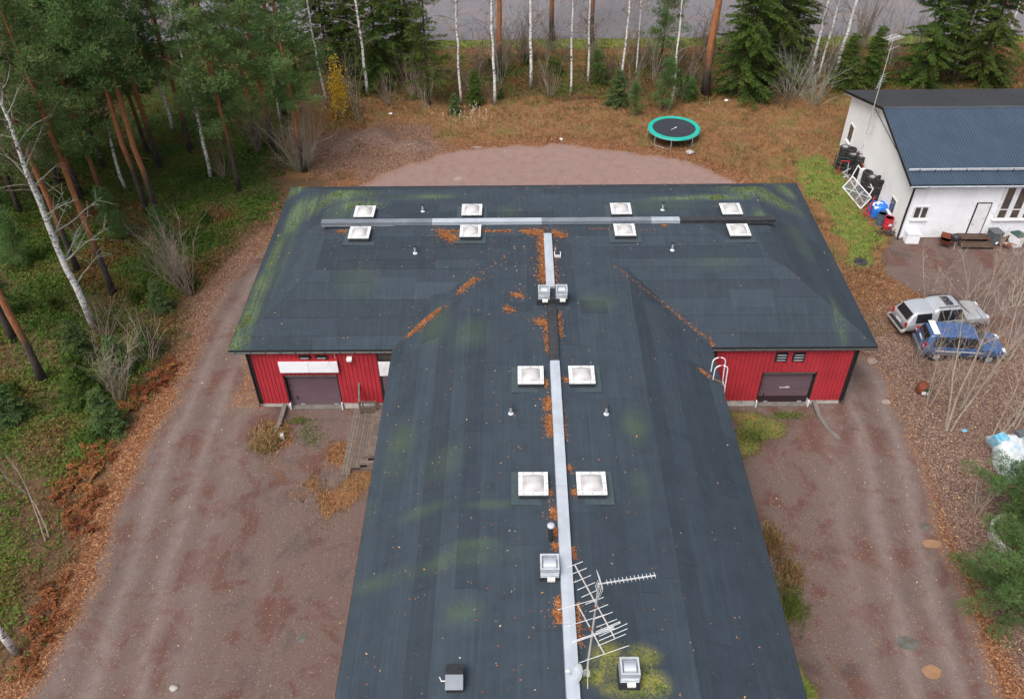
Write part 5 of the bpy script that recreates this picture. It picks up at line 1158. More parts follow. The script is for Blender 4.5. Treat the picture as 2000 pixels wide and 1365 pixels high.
for s_ in (-1, 1):
    for a, b_, zt in ((-1.75, -1.0, 1.60), (-.92, -.2, 1.63), (-.12, .5, 1.60)): quad([(a-.1, s_*.845, 1.06), (b_+(.3 if b_ > .3 else 0), s_*.845, 1.06), (b_, s_*.685, zt), (a+.03, s_*.685, zt)], .012, 'car_glass', vn, 'side_window')
    MB().box((-2.22, s_*.72, 1.02), (.12, .16, .36)).build('tail_light', 'tail_red', vn); MB().box((-2.26, s_*.72, 1.0), (.07, .12, .12)).build('reversing_light', 'lamp_clear', vn); MB().box((2.08, s_*.6, .80), (.26, .3, .14)).build('headlight', 'lamp_clear', vn); MB().box((.9, s_*.98, 1.08), (.14, .2, .15)).build('wing_mirror', 'blue_paint', vn)
    MB().box((-.3, s_*.89, .78), (2.6, .03, .05)).build('side_moulding', 'alu', vn)
    for xw in (-1.4, 1.42): wheel(xw, s_*.74, vn, .32)
MB().box((-2.3, 0, .52), (.14, 1.6, .22)).build('rear_bumper', 'grey_plastic', vn); MB().box((2.28, 0, .48), (.14, 1.5, .2)).build('front_bumper', 'grey_plastic', vn)
# vehicles and pale roof at the far edge of the asphalt
def far_car(x, y, rz, mat, lab):
    e = empty('parked_car', (x, y, gz1(x, y)), rz); tag(e, lab, 'car')
    loft([(-2.2, .4, .85, .95, .75, .8, .7), (-1.7, .3, .9, 1.35, .78, .84, .6), (-.3, .3, .9, 1.45, .78, .84, .62), (.3, .3, .9, 1.40, .78, .84, .6), (1.1, .3, .9, .98, .78, .83, .68), (2.0, .35, .78, .82, .74, .78, .62), (2.2, .42, .6, .64, .66, .7, .56)], mat, e)
    quad([(.4, -.5, 1.36), (.4, .5, 1.36), (1.05, .62, 1.0), (1.05, -.62, 1.0)], .012, 'car_glass', e, 'windscreen'); quad([(-2.12, -.55, 1.0), (-2.12, .55, 1.0), (-1.75, .5, 1.3), (-1.75, -.5, 1.3)], .012, 'car_glass', e, 'rear_window')
    for s_ in (-1, 1):
        quad([(-1.5, s_*.80, .96), (.6, s_*.80, .96), (.25, s_*.65, 1.34), (-1.4, s_*.65, 1.30)], .012, 'car_glass', e, 'side_window'); MB().box((-2.16, s_*.6, .78), (.06, .26, .12)).build('tail_light', 'tail_red', e); MB().box((2.1, s_*.52, .68), (.1, .26, .1)).build('headlight', 'lamp_clear', e)
        for xw in (-1.35, 1.35): wheel(xw, s_*.72, e, .3)
far_car(-2.0, 97.3, R(2), 'silver_paint', 'pale car at the top edge left of the orange pine'); far_car(52.8, 93.2, R(75), 'grey_plastic', 'dark car in the top right corner beyond the spruces')
x0, y0, _ = G(1890, 20); tk = empty('box_trailer', (x0-.3, y0+2.2, 0), R(3)); tag(tk, 'white box trailer beyond the spruces at the top right', 'trailer')
MB().box((0, 0, 1.9), (8.4, 2.5, 2.3)).build('box_body', 'white_board', tk); MB().box((0, 0, .68), (8.2, 1.9, .14)).build('chassis', 'dark_steel', tk)
for xw in (-2.9, -1.9, 2.9):
    for s_ in (-1, 1): wheel(xw, s_*1.0, tk, .45)

# ------------------------------------------------------------------ odds and ends on the right
e = empty('painted_drum', GG(1800, 765), R(30)); tag(e, 'small brown drum painted with green and white patches under the saplings', 'drum')
MB().lathe([(.30, 0), (.34, .12), (.34, .42), (.28, .55), (.05, .58)], n=20).build('drum', 'rust', e, sm=True)
for a, mt, z_ in ((4.0, 'litter_white', .2), (4.9, 'litter_white', .14), (4.3, 'bin_green', .44), (5.5, 'bin_green', .4)): MB().box((.335*math.cos(a), .335*math.sin(a), z_), (.05, .2, .2), rz=a).build('paint_patch', mt, e)
e = bundle('covered_pile', 1985, 900, (2.3, 2.6, 1.1), 'pale_tarp', 'pale plastic sheet over a pile at the right edge', 'tarpaulin', 31, .25)
MB().box((-.75, .5, .75), (.7, .9, .5), rz=.4, rx=.25).build('blue_bag', 'sky_blue_bag', e); MB().lathe([(.1, 0), (.12, .08), (.02, .12)], (.35, -.3, 1.1), 10).build('cap', 'tail_red', e); MB().box((.3, .9, .9), (.5, .4, .4), rz=.2).build('black_bag', 'grey_plastic', e)
c0 = GG(1985, 1055); e = empty('concrete_ring', c0); tag(e, 'broken pale concrete ring half hidden by the right pine', 'concrete ring')
mb = MB(); n = 20; a0, a1 = R(95), R(300); V = []
for i in range(n+1):
    a = a0+(a1-a0)*i/n
    for rr, z_ in ((1.05, 0), (1.22, 0), (1.22, .42), (1.05, .45)): V.append((rr*math.cos(a), rr*math.sin(a)*1.0, z_))
F = [(i*4+j, (i+1)*4+j, (i+1)*4+(j+1) % 4, i*4+(j+1) % 4) for i in range(n) for j in range(4)]+[(3, 2, 1, 0), (4*n, 4*n+1, 4*n+2, 4*n+3)]
mb.add(V, F).build('ring_wall', 'concrete', e)
for i, (px, py, rx, ry, mt, lb) in enumerate(((1820, 1312, .38, .30, 'puddle_clay', 'round orange clay puddle at the bottom of the right drive'), (1819, 1062, .42, .26, 'puddle_clay', 'oval clay puddle beside the pine branch on the right drive'), (1772, 1255, .45, .3, 'puddle_dark', 'dark puddle in the middle of the right drive'), (1703, 705, .26, .26, 'puddle_pale', 'pale puddle below the right roof corner'),
                                              (1731, 785, .24, .2, 'puddle_pale', 'small pale puddle beside the painted drum'), (894, 350, .35, .3, 'puddle_pale', 'pale puddle on the gravel behind the roof'), (1806, 1027, .24, .2, 'puddle_dark', 'small dark puddle above the oval clay puddle'), (590, 1246, .2, .22, 'puddle_dark', 'small puddle low on the left gravel'), (930, 288, .5, .16, 'puddle_pale', 'thin pale puddle at the far edge of the gravel'))):
    x, y, z = GG(px, py); n = 26; V = [(0, 0, .014)]+[(rx*(1+.07*math.sin(3*a+i)+.04*math.sin(7*a+i))*math.cos(a), ry*(1+.07*math.sin(2*a+i*2)+.04*math.cos(5*a))*math.sin(a), .014) for a in np.arange(n)*2*math.pi/n]
    o = MB().add(V, [(0, 1+j, 1+(j+1) % n) for j in range(n)]).build('puddle', mt, loc=(x, y, z)); struct(o, lb)
rs2 = random.Random(5)
for i, (px, py, s_, mt, lb) in enumerate(((341, 1345, .16, 'stone', 'pale stone near the bottom of the left gravel'), (763, 224, .16, 'litter_white', 'white scrap of litter in the dry grass left of centre'), (1418, 198, .16, 'litter_white', 'white litter below the big orange pine'), (1449, 196, .12, 'litter_white', 'white litter right of the big orange pine'), (1437, 187, .14, 'sky_blue_bag', 'blue grey litter under the spruce'),
                                          (1096, 273, .13, 'litter_white', 'white scrap at the far edge of the gravel pad'), (1347, 300, .28, 'stone', 'grey stone in the dry grass below the trampoline'), (172, 1007, .13, 'litter_white', 'white scrap among the brown bracken'), (1883, 842, .12, 'sky_blue_bag', 'pale blue litter in the leaves near the covered pile'))):
    x, y, z = GG(px, py); V = []; nn = 8
    for k_ in range(5):
        ph = -1.0+k_*.55
        for j in range(nn): a = j*2*math.pi/nn; q_ = 1+rs2.uniform(-.18, .18); V.append((s_*math.cos(ph)*math.cos(a)*q_*1.2, s_*math.cos(ph)*math.sin(a)*q_, s_*.6*(math.sin(ph)+.6)))
    F = [(k_*nn+j, k_*nn+(j+1) % nn, (k_+1)*nn+(j+1) % nn, (k_+1)*nn+j) for k_ in range(4) for j in range(nn)]+[tuple(range(nn))[::-1], tuple(4*nn+j for j in range(nn))]
    tag(MB().add(V, F).build('stone' if mt == 'stone' else 'litter_scrap', mt, loc=(x, y, z)), lb, 'stone' if mt == 'stone' else 'litter')
# ------------------------------------------------------------------ trees
M('pine_twig', (.16, .085, .05), (.10, .065, .045), 6, .9, rnd=.15)
def wob(h, r, k, amp, sweep=(0, 0)):
    z = np.linspace(0, h, k); P = np.stack([np.cumsum(r.normal(0, amp, k)), np.cumsum(r.normal(0, amp, k)), z], 1); P[:, :2] -= P[0, :2]
    P[:, 0] += sweep[0]*(z/h)**2; P[:, 1] += sweep[1]*(z/h)**2
    return P
def along(P, z): return np.array([np.interp(z, P[:, 2], P[:, 0]), np.interp(z, P[:, 2], P[:, 1]), z])
def limb(mb, p, d, ln, r0, r, k=4, droop=0., n=4, r1=None, kink=.12):
    d = np.array(d, float)/np.linalg.norm(d); P = [np.array(p, float)]
    for i in range(k):
        d = d+r.normal(0, kink, 3)+np.array([0, 0, -droop/k]); d /= np.linalg.norm(d); P.append(P[-1]+d*ln/k)
    mb.tube(P, np.linspace(r0, r1 if r1 is not None else r0*.3, k+1), n, cap=False); return np.array(P)
def needles(mb, centers, rad, per, r, ln, wd, up=.4, flat=.55, tone0=None):
    m_ = len(centers); C = np.repeat(centers, per, 0); k = len(C); o = rdir(k, r)*(r.uniform(.25, 1, k)**.5)[:, None]; rr = np.repeat(np.broadcast_to(rad, (m_,)), per)
    o[:, 2] *= flat; D = o+np.array([0, 0, up])+r.normal(0, .25, (k, 3))
    ct = np.repeat(r.uniform(.2, 1, m_) if tone0 is None else tone0, per)
    mb.addq(leaves(C+o*rr[:, None], D, r.uniform(*ln, k), r.uniform(*wd, k), None, r), np.clip(.62*ct+.38*r.uniform(0, 1, k), 0, 1))
def pine(seed, h, cb, cr, tr, nb=50, per=46, sz=1., topr=.35, nl=1.):
    r = np.random.default_rng(seed); P = wob(h, r, 12, .045); tk = MB(); tk.tube(P, tr*(1-.80*(np.linspace(0, 1, 12))**1.2)*np.where(np.arange(12) == 0, 1.25, 1), 9)
    br = MB(); cl = []; rad = []
    for i in range(nb):
        t = (i+r.uniform(0, 1))/nb; z = cb+(h-cb-.3)*t; prof = (min(1, .72+1.6*t))*(1-t**2.4)+topr*t
        ln = cr*prof*r.uniform(.65, 1.12); a = i*2.4+r.uniform(-.5, .5); el = r.uniform(.0, .35)+.7*t
        Q = limb(br, along(P, z), (math.cos(a), math.sin(a), el), ln, .012+.010*ln, r, 4, .15, 4)
        for s in np.arange(.34, 1.01, .42/max(.7, ln)):
            j = s*(len(Q)-1); q0 = Q[int(min(j, len(Q)-2))]; q1 = Q[int(min(j, len(Q)-2))+1]; c = q0+(q1-q0)*(j-int(min(j, len(Q)-2)))
            for _ in range(2): cl.append(c+r.normal(0, .24*sz, 3)+np.array([0, 0, .10])); rad.append(r.uniform(.30, .56)*sz)
    for _ in range(6):
        a = r.uniform(0, 6.3); limb(br, along(P, r.uniform(cb*.45, cb)), (math.cos(a), math.sin(a), r.uniform(-.1, .3)), r.uniform(.5, 1.5), .02, r, 4, .2, 4)
    cw = MB(); needles(cw, np.array(cl), np.array(rad), per, r, (.12*sz*nl, .26*sz*nl), (.03*sz*nl, .065*sz*nl))
    return [('trunk', tk.mesh('trunk', True), 'pine_bark'), ('branches', br.mesh('branches'), 'pine_twig'), ('crown', cw.mesh('crown'), 'pine_needles')]
def spruce(seed, h, R_, tr=.16, mat='spruce_needles', per=7, step=.36, z0=.4, nb=8, dens=.13, lf=1.):
    r = np.random.default_rng(seed); P = wob(h, r, 8, .03); tk = MB().tube(P, tr*(1-.92*np.linspace(0, 1, 8)), 7); br = MB(); C = []; D = []; T = []
    z = z0
    while z < h-.15:
        t = z/h; k = max(4, int(nb*(1-.4*t)))
        for i in range(k):
            a = r.uniform(0, 6.283); ln = R_*((1-t)**.85)*r.uniform(.6, 1.12)+.12; el = .25-.35*(1-t); bt = r.uniform(0, 1)
            Q = limb(br, along(P, z+r.uniform(-.12, .12)), (math.cos(a), math.sin(a), el), ln, .010+.008*ln, r, 4, .30*(1-t), 3, kink=.07)
            n_ = max(3, int(ln/dens)); s = np.linspace(.16, 1, n_); jj_ = s*(len(Q)-1); i0 = np.minimum(jj_.astype(int), len(Q)-2); c = Q[i0]+(Q[i0+1]-Q[i0])*(jj_-i0)[:, None]
            sd = np.array([-math.sin(a), math.cos(a), 0]); w = (.10+.26*(1-s)*min(1, ln))
            for q_ in range(per):
                f_ = r.uniform(-1, 1, n_); C.append(c+sd*(f_*w)[:, None]+np.array([0, 0, -.04])*np.abs(f_)[:, None]); dd = np.array([math.cos(a), math.sin(a), 0])*.6+sd*(f_*1.1)[:, None]+r.normal(0, .25, (n_, 3)); dd[:, 2] -= .38; D.append(dd); T.append(np.clip(.5*bt+.5*r.uniform(0, 1, n_), 0, 1))
        z += step*(1-.45*t)*r.uniform(.8, 1.2)
    C = np.concatenate(C); D = np.concatenate(D); k = len(C)
    cw = MB().addq(leaves(C, D, r.uniform(.12, .26, k)*lf, r.uniform(.035, .075, k)*lf, None, r), np.concatenate(T))
    return [('trunk', tk.mesh('trunk', True), 'spruce_bark'), ('branches', br.mesh('branches'), 'spruce_bark'), ('crown', cw.mesh('crown'), mat)]
def birch(seed, h, tr, b0=.4, nb=26, bl=2.4, twigs=7, sweep=(0, 0), bmat='twig_grey', tmat='twig_brown', low=0):
    r = np.random.default_rng(seed); P = wob(h, r, 14, .05, sweep); tk = MB().tube(P, tr*(1-.86*np.linspace(0, 1, 14)), 9); br = MB(); tw = MB()
    for i in range(nb):
        t = b0+(1-b0)*(i+r.uniform())/nb; a = i*2.4+r.uniform(-.6, .6); ln = bl*(1.15-.8*t)*r.uniform(.6, 1.2)
        Q = limb(br, along(P, h*t*.99), (math.cos(a), math.sin(a), r.uniform(.5, 1.2)), ln, .016+.014*ln, r, 5, .2, 5, .008)
        for j in range(twigs):
            q0 = Q[r.integers(1, len(Q))]; limb(tw, q0, rdir(1, r)[0]+np.array([math.cos(a)*.5, math.sin(a)*.5, .35]), r.uniform(.35, 1.1), .013, r, 3, .35, 3, .006)
    for i in range(low):
        z = h*r.uniform(.13, .42); a = r.uniform(-1.0, 1.6); ln = r.uniform(2., 3.6); Q = limb(br, along(P, z), (math.cos(a), math.sin(a)*.6, r.uniform(.3, .9)), ln, .05, r, 6, .1, 5, .012)
        for j in range(9):
            q0 = Q[r.integers(2, len(Q))]; limb(br, q0, rdir(1, r)[0]+np.array([math.cos(a), 0, .5]), r.uniform(.4, 1.1), .018, r, 4, .1, 4, .006)
    out = [('trunk', tk.mesh('trunk', True), 'birch_bark'), ('branches', br.mesh('branches'), bmat)]
    if twigs: out.append(('crown', tw.mesh('crown'), tmat))
    return out
def shrub(seed, h, ns, spread, nt=9, r0=.022, smat='twig_grey', tmat='twig_brown', lean=(0, 0), sub=0, base=.25, kink=.11):
    r = np.random.default_rng(seed); st = MB(); tw = MB()
    for i in range(ns):
        a = r.uniform(0, 6.283); q = r.uniform(0, 1)**.6; d = (math.cos(a)*spread*q+lean[0], math.sin(a)*spread*q+lean[1], 1.); ln = h*r.uniform(.6, 1.05)
        Q = limb(st, (math.cos(a)*base*q, math.sin(a)*base*q, -.05), d, ln, r0*r.uniform(.7, 1.25), r, 7, -.12, 5, .008, kink)
        for j in range(nt):
            k_ = r.integers(2, len(Q)); b_ = Q[k_]; dd = (Q[k_]-Q[k_-1]); dd = dd/np.linalg.norm(dd)+rdir(1, r)[0]*.75; W = limb(tw, b_, dd, ln*r.uniform(.10, .28), .011, r, 3, -.05, 3, .004)
            for _ in range(sub): limb(tw, W[r.integers(1, 4)], dd+rdir(1, r)[0]*.8, ln*r.uniform(.05, .14), .007, r, 2, 0, 3, .004)
    return [('stems', st.mesh('stems'), smat), ('twigs', tw.mesh('twigs'), tmat)]
PROTO = {}
def plant(kind, at_, name, lab, cat, group=None, s=1., rz=None, tilt=(0, 0), r=random.Random(2)):
    if isinstance(at_, tuple) and len(at_) == 2: at_ = GG(*at_)
    e = empty(name, (at_[0], at_[1], at_[2]-.03)); e.rotation_euler = (tilt[0], tilt[1], r.uniform(0, 6.28) if rz is None else rz); e.scale = (s, s, s)
    tag(e, lab, cat, group)
    for nm, me, mt in PROTO[kind]:
        if not me.materials: me.materials.append(MATS[mt])
        o = link(nm, me, e)
        if nm in ('branches', 'twigs', 'crown', 'stems', 'fronds', 'stalks'): o['kind'] = 'stuff'
    return e
PROTO['pineA'] = pine(1, 18.5, 5.6, 3.0, .20, 54); PROTO['pineB'] = pine(2, 20.5, 9.6, 2.9, .21, 42); PROTO['pineC'] = pine(3, 16, 4.8, 2.9, .17, 52); PROTO['pineD'] = pine(4, 18.5, 6.8, 3.2, .22, 50); PROTO['pineTall'] = pine(5, 22, 13, 2.8, .27, 36, 40)
PROTO['pineYoung'] = pine(6, 4.4, .5, 1.25, .06, 30, 60, .62, .15); PROTO['pineMid'] = pine(7, 10.5, 2.0, 1.9, .12, 38, 45, .85, .2)
PROTO['pineEdge'] = pine(8, 6.2, .7, 2.3, .09, 44, 170, .8, .2, .58)
PROTO['spruceA'] = spruce(11, 20, 3.3, step=.42); PROTO['spruceB'] = spruce(12, 18, 2.9, step=.40); PROTO['spruceC'] = spruce(13, 20, 3.2, z0=1.0, step=.42); PROTO['spruceS'] = spruce(14, 4.2, 1.3, .06, per=8, step=.2, dens=.1, lf=.7); PROTO['spruceY'] = spruce(15, 3.2, 1.15, .05, 'young_needles', 11, .17, .15, dens=.085, lf=.55)
PROTO['spruceThin'] = spruce(16, 13, 2.1, .13, per=5, step=.5, nb=6, z0=2.2); PROTO['spruceBush'] = spruce(17, 2.4, 1.2, .05, 'spruce_needles', 8, .18, .1)
PROTO['birchA'] = birch(21, 19, .14, b0=.22, nb=34, twigs=10); PROTO['birchB'] = birch(22, 17.5, .115, b0=.20, nb=34, twigs=9, bl=2.0); PROTO['birchC'] = birch(23, 20, .16, b0=.24, nb=34, twigs=9); PROTO['birchThin'] = birch(24, 15, .08, twigs=5); PROTO['birchBig'] = birch(25, 19, .21, b0=.5, nb=30, bl=3.4, twigs=14, bmat='twig_lichen', low=9); PROTO['birchTwig'] = birch(26, 17, .13, b0=.25, nb=46, bl=3.0, twigs=26)
PROTO['willow'] = shrub(31, 5.6, 46, .62, 9, .026, 'twig_lichen', 'twig_grey', base=.5); PROTO['shrubA'] = shrub(32, 5.2, 26, .35, 10, .024, 'twig_grey', 'twig_grey'); PROTO['shrubB'] = shrub(33, 3.6, 20, .5, 10, .02, 'twig_pale', 'twig_brown', sub=1); PROTO['shrubC'] = shrub(34, 2.4, 30, .7, 8, .012, 'twig_brown', 'twig_brown', base=.8)
PROTO['sapling'] = shrub(35, 7.6, 3, .13, 22, .05, 'sapling_bark', 'twig_pale', sub=2, kink=.05); PROTO['saplingB'] = shrub(36, 6.6, 3, .22, 22, .04, 'sapling_bark', 'twig_pale', sub=2, kink=.06); PROTO['saplingC'] = shrub(37, 5.0, 7, .45, 14, .028, 'sapling_bark', 'twig_pale', sub=2, kink=.08); PROTO['greybush'] = shrub(38, 5.0, 26, .75, 16, .035, 'twig_lichen', 'twig_lichen', sub=1, base=.8)
PROTO['aspen'] = shrub(39, 5.6, 7, .16, 16, .03, 'twig_lichen', 'twig_grey'); PROTO['lean'] = shrub(40, 4.0, 3, .5, 8, .03, 'twig_pale', 'twig_grey')
BK = 'birches in the row behind the gravel pad'
for i, (k, b_, lab, s) in enumerate([('birchB', (640, 210), 'slender white birch beside the yellow leaved sapling', 1.), ('birchA', (718, 188), 'white birch in front of the dark spruces left of centre', 1.), ('birchB', (902, 206), 'white birch left of the orange trunk, beside a small spruce', 1.), ('birchC', (967, 206), 'bright white birch just in front of the brown pine trunk', .85),
                                     ('birchC', (1037, 174), 'grey white birch with dark patches, second right of the brown pine', .95), ('birchB', (1115, 186), 'thin white birch straight behind the roof centre', .9), ('birchB', (1148, 166), 'greyish birch standing against a dark pine trunk', .95), ('birchB', (1212, 168), 'bright leaning birch behind the bushy young spruce', 1.), ('birchThin', (1242, 150), 'pale thin birch between bright birch and young pine', 1.), ('birchB', (1311, 208), 'birch rising behind the trampoline', .9),
                                     ('birchC', (1583, 152), 'left of the pair of birches behind the grey bush', .95), ('birchB', (1596, 160), 'right of the pair of birches behind the grey bush', .95), ('birchC', (1628, 160), 'birch leaning right, just left of the white building', 1.), ('birchThin', (1862, 150), 'thin birch between the two big right spruces', 1.2), ('birchThin', (1958, 100), 'pale birch at the far right beyond the spruces', 1.2)]):
    plant(k, b_, 'birch_tree', lab, 'birch', BK, s, tilt=(random.uniform(-.015, .015), random.uniform(-.02, .02)))
plant('birchA', (412, 349), 'birch_tree', 'straight white birch standing at the forest edge by the drive', 'birch', tilt=(0, .02)); plant('birchBig', (183, 640), 'birch_tree', 'big leaning white birch with bare lichened branches in the left forest', 'birch', rz=.3)
plant('birchC', (33, 1277), 'birch_tree', 'white birch trunk in the bottom left corner', 'birch'); plant('birchThin', (548, 238), 'birch_tree', 'thin birch stem behind the orange pine stub', 'birch', s=.9)
FP = 'pines of the left forest edge'
for k, b_, lab, s in [('pineA', (595, 336), 'pine with orange trunk rising through the bare willow bush', .95), ('pineC', (468, 372), 'dark footed pine at the drive edge right of the straight birch', 1.), ('pineB', (290, 420), 'left of the two twin orange pine trunks', 1.), ('pineB', (309, 421), 'right of the two twin orange pine trunks', .97), ('pineD', (500, 262), 'orange pine trunk behind the drive edge pine', .9),
                      ('pineB', (222, 576), 'orange trunked pine crossing behind the big birch branches', .95), ('pineB', (152, 531), 'mossy footed pine just behind the big leaning birch', .95), ('pineTall', (85, 745), 'orange barked pine with mossy foot at the left edge', .8), ('pineD', (28, 665), 'dark pine trunk at the left edge behind the orange one', .9), ('pineTall', (20, 450), 'pine trunk at the far left edge above the green undergrowth', .85)]:
    plant(k, b_, 'pine_tree', lab, 'pine', FP, s)
for k, b_, lab, s in [('pineTall', (978, 156), 'straight brown pine trunk behind the bright birch', 1.), ('pineTall', (1078, 80), 'dark pine trunk on the grass verge', .95), ('pineTall', (1154, 86), 'brown pine trunk behind the greyish birch on the verge', .95), ('pineTall', (1377, 190), 'thick orange pine trunk right of the trampoline', 1.25), ('pineMid', (1288, 146), 'bushy middle sized pine behind the row of birches', 1.)]:
    plant(k, b_, 'pine_tree', lab, 'pine', None, s)
# the closed stand of pines at the upper left
r = random.Random(21); pts = [GG(*b_)[:2] for b_ in ((595, 336), (468, 372), (290, 420), (309, 421), (500, 262), (222, 576), (152, 531), (412, 349), (183, 640))]
cnt = 0; tries = 0
while cnt < 44 and tries < 4000:
    tries += 1; y = r.uniform(47, 83) if r.random() < .5 else r.uniform(50, 62); x = r.uniform(-52, -19-(max(0, 58-y))*.75)
    if y > 66: x = r.uniform(-62, -15)
    if min(math.hypot(x-a, y-b_) for a, b_ in pts) < 2.6: continue
    pts.append((x, y)); cnt += 1; z = gz1(x, y)
    k = (r.choice(['pineTall', 'pineTall', 'pineB', 'spruceThin']) if y > 63 else r.choice(['pineA', 'pineA', 'pineD', 'pineC', 'pineB'])) if r.random() < .86 else 'birchTwig'
    if k == 'birchTwig': plant(k, (x, y, z), 'birch_tree', 'bare twiggy birch among the close standing pines at the upper left', 'birch', 'bare birches among the pines', r.uniform(.85, 1.05), r=r)
    elif k == 'spruceThin': plant(k, (x, y, z), 'spruce_tree', 'open dark spruce near the asphalt behind the close pines', 'spruce', 'spruces near the asphalt at the upper left', r.uniform(.7, .9), r=r)
    else: plant(k, (x, y, z), 'pine_tree', 'tall pine in the closed stand at the upper left, crown merging with its neighbours', 'pine', 'pines of the closed stand', r.uniform(.85, 1.08), r=r)
for x, y in ((-30.5, 47.5), (-33.5, 52), (-29, 55.5), (-36, 47)): plant('birchTwig', (x, y, gz1(x, y)), 'birch_tree', 'bare twiggy birch among the close standing pines at the upper left', 'birch', 'bare birches among the pines', .95)
for k, b_, lab, s in [('spruceC', (742, 165), 'dense dark spruce behind the left centre birch', 1.), ('spruceC', (690, 140), 'dark spruce left of the white birch at the back', .95), ('spruceThin', (838, 205), 'open dark spruce left of the birch and asphalt gap', 1.15), ('spruceA', (1445, 188), 'big spruce right of the thick orange pine', 1.05), ('spruceA', (1500, 165), 'spruce behind the grey bare bush', 1.), ('spruceB', (1540, 130), 'dark spruce between grey bush and birch pair', 1.),
                      ('spruceS', (1650, 178), 'low dark spruce left of the white gable', 1.25), ('spruceS', (1700, 168), 'low spruce directly behind the white roof edge', 1.3), ('spruceA', (1795, 172), 'broad spruce behind the white building, beside the mast', 1.), ('spruceA', (1905, 165), 'broad spruce behind the white building at the right', 1.0), ('spruceB', (1850, 140), 'narrow spruce between the two broad right spruces', .9), ('spruceC', (790, 120), 'dark spruce at the back between the dense and the open one', .9), ('spruceC', (640, 130), 'dark spruce behind the yellow leaved sapling', .9), ('spruceB', (1470, 130), 'rear spruce behind the big one right of centre', 1.)]:
    plant(k, b_, 'spruce_tree', lab, 'spruce', None, s)
for k, b_, lab, s in [('spruceS', (930, 205), 'small dark spruce between two white birches', .75), ('spruceY', (1205, 205), 'bushy bright green young spruce below the bright birch', 1.05), ('spruceY', (887, 222), 'tiny light spruce at the edge of the dry grass', .6), ('spruceBush', (1340, 190), 'low dark spruce bush right of the trampoline birch', .9), ('spruceBush', (1175, 165), 'dark spruce bush among the birches behind the roof', .8), ('spruceBush', (1090, 150), 'low evergreen bush between birches at the back', .7),
                      ('spruceY', (300, 690), 'rounded spruce bush at the left drive edge', .75), ('spruceY', (240, 730), 'spruce bush beside the bare stems at the left drive', .95), ('spruceY', (215, 845), 'spreading young spruce above the brown bracken', 1.0), ('spruceS', (170, 790), 'taller pale young spruce left of the bracken', .95), ('spruceY', (165, 700), 'young spruce at the foot of the big birch', .95), ('spruceY', (320, 610), 'small spruce beside the bare shrub on the drive edge', .8), ('spruceY', (30, 820), 'young spruce near the left edge in the undergrowth', 1.0), ('spruceBush', (500, 290), 'dark little spruce between pine trunks at the forest edge', 1.0)]:
    plant(k, b_, 'young_spruce', lab, 'spruce', None, s)
for k, b_, lab, s in [('pineYoung', (1240, 225), 'small light green pine left of the trampoline', .62), ('pineYoung', (1292, 215), 'pale young pine behind the trampoline', 1.), ('pineYoung', (1168, 165), 'small pine among birches behind the roof', .7), ('pineEdge', (1960, 1215), 'bushy pine reaching in from the right edge', 1.05), ('pineEdge', (1985, 1030), 'pine beside the covered pile at the right edge', 1.0), ('pineYoung', (40, 520), 'young pine at the left edge below the dark trunk', .9), ('pineYoung', (10, 620), 'pale young pine at the far left', .9), ('pineYoung', (240, 470), 'young pine in front of the twin trunks', .9), ('pineYoung', (330, 480), 'thin young pine at the forest edge near the shrub', .7), ('pineYoung', (1345, 200), 'tiny pine sprig by the thick orange trunk', .5)]:
    plant(k, b_, 'young_pine', lab, 'pine', None, s)
# bare shrubs
for k, b_, lab, s in [('willow', (590, 330), 'big bare willow bush spreading round the orange pine trunk', 1.), ('shrubA', (372, 575), 'tall bare shrub with upright grey stems at the drive edge', 1.05), ('shrubA', (352, 560), 'bare shrub leaning over the forest edge beside the tall one', .85), ('shrubB', (290, 705), 'pale bare bush next to the spruce at the left drive', 1.05), ('shrubA', (235, 785), 'bare grey stemmed bush above the bracken', .85), ('shrubB', (205, 660), 'thin brown bare bush right of the birch foot', .9),
                      ('aspen', (702, 236), 'group of straight thin grey stems left of the mound', 1.), ('shrubB', (760, 205), 'low bare bush at the back edge of the dry grass', .8), ('aspen', (830, 212), 'bare sapling under the open spruce', .75), ('shrubB', (1075, 190), 'bare twiggy bush between the two middle birches', 1.), ('aspen', (1230, 190), 'thin bare stems behind the bushy spruce', .9), ('greybush', (1545, 190), 'large grey bare bush left of the birch pair', 1.), ('greybush', (1590, 205), 'grey bare bush at the corner of the dry grass', .6), ('shrubC', (1530, 205), 'low tangle of brown twigs below the grey bush', 1.),
                      ('aspen', (1330, 195), 'thin bare stems right of the trampoline birch', .8), ('shrubB', (960, 200), 'bare bush at the foot of the bright birch', .7), ('lean', (1300, 225), 'short pale leaning stems behind the trampoline', .55), ('lean', (90, 1060), 'three pale leaning stems at the lower left', 1.25), ('shrubA', (505, 300), 'bare shrub behind the drive edge pine', .8), ('shrubB', (440, 350), 'bare shrub between birch and dark footed pine', .8)]:
    plant(k, b_, 'bare_shrub', lab, 'shrub', None, s)
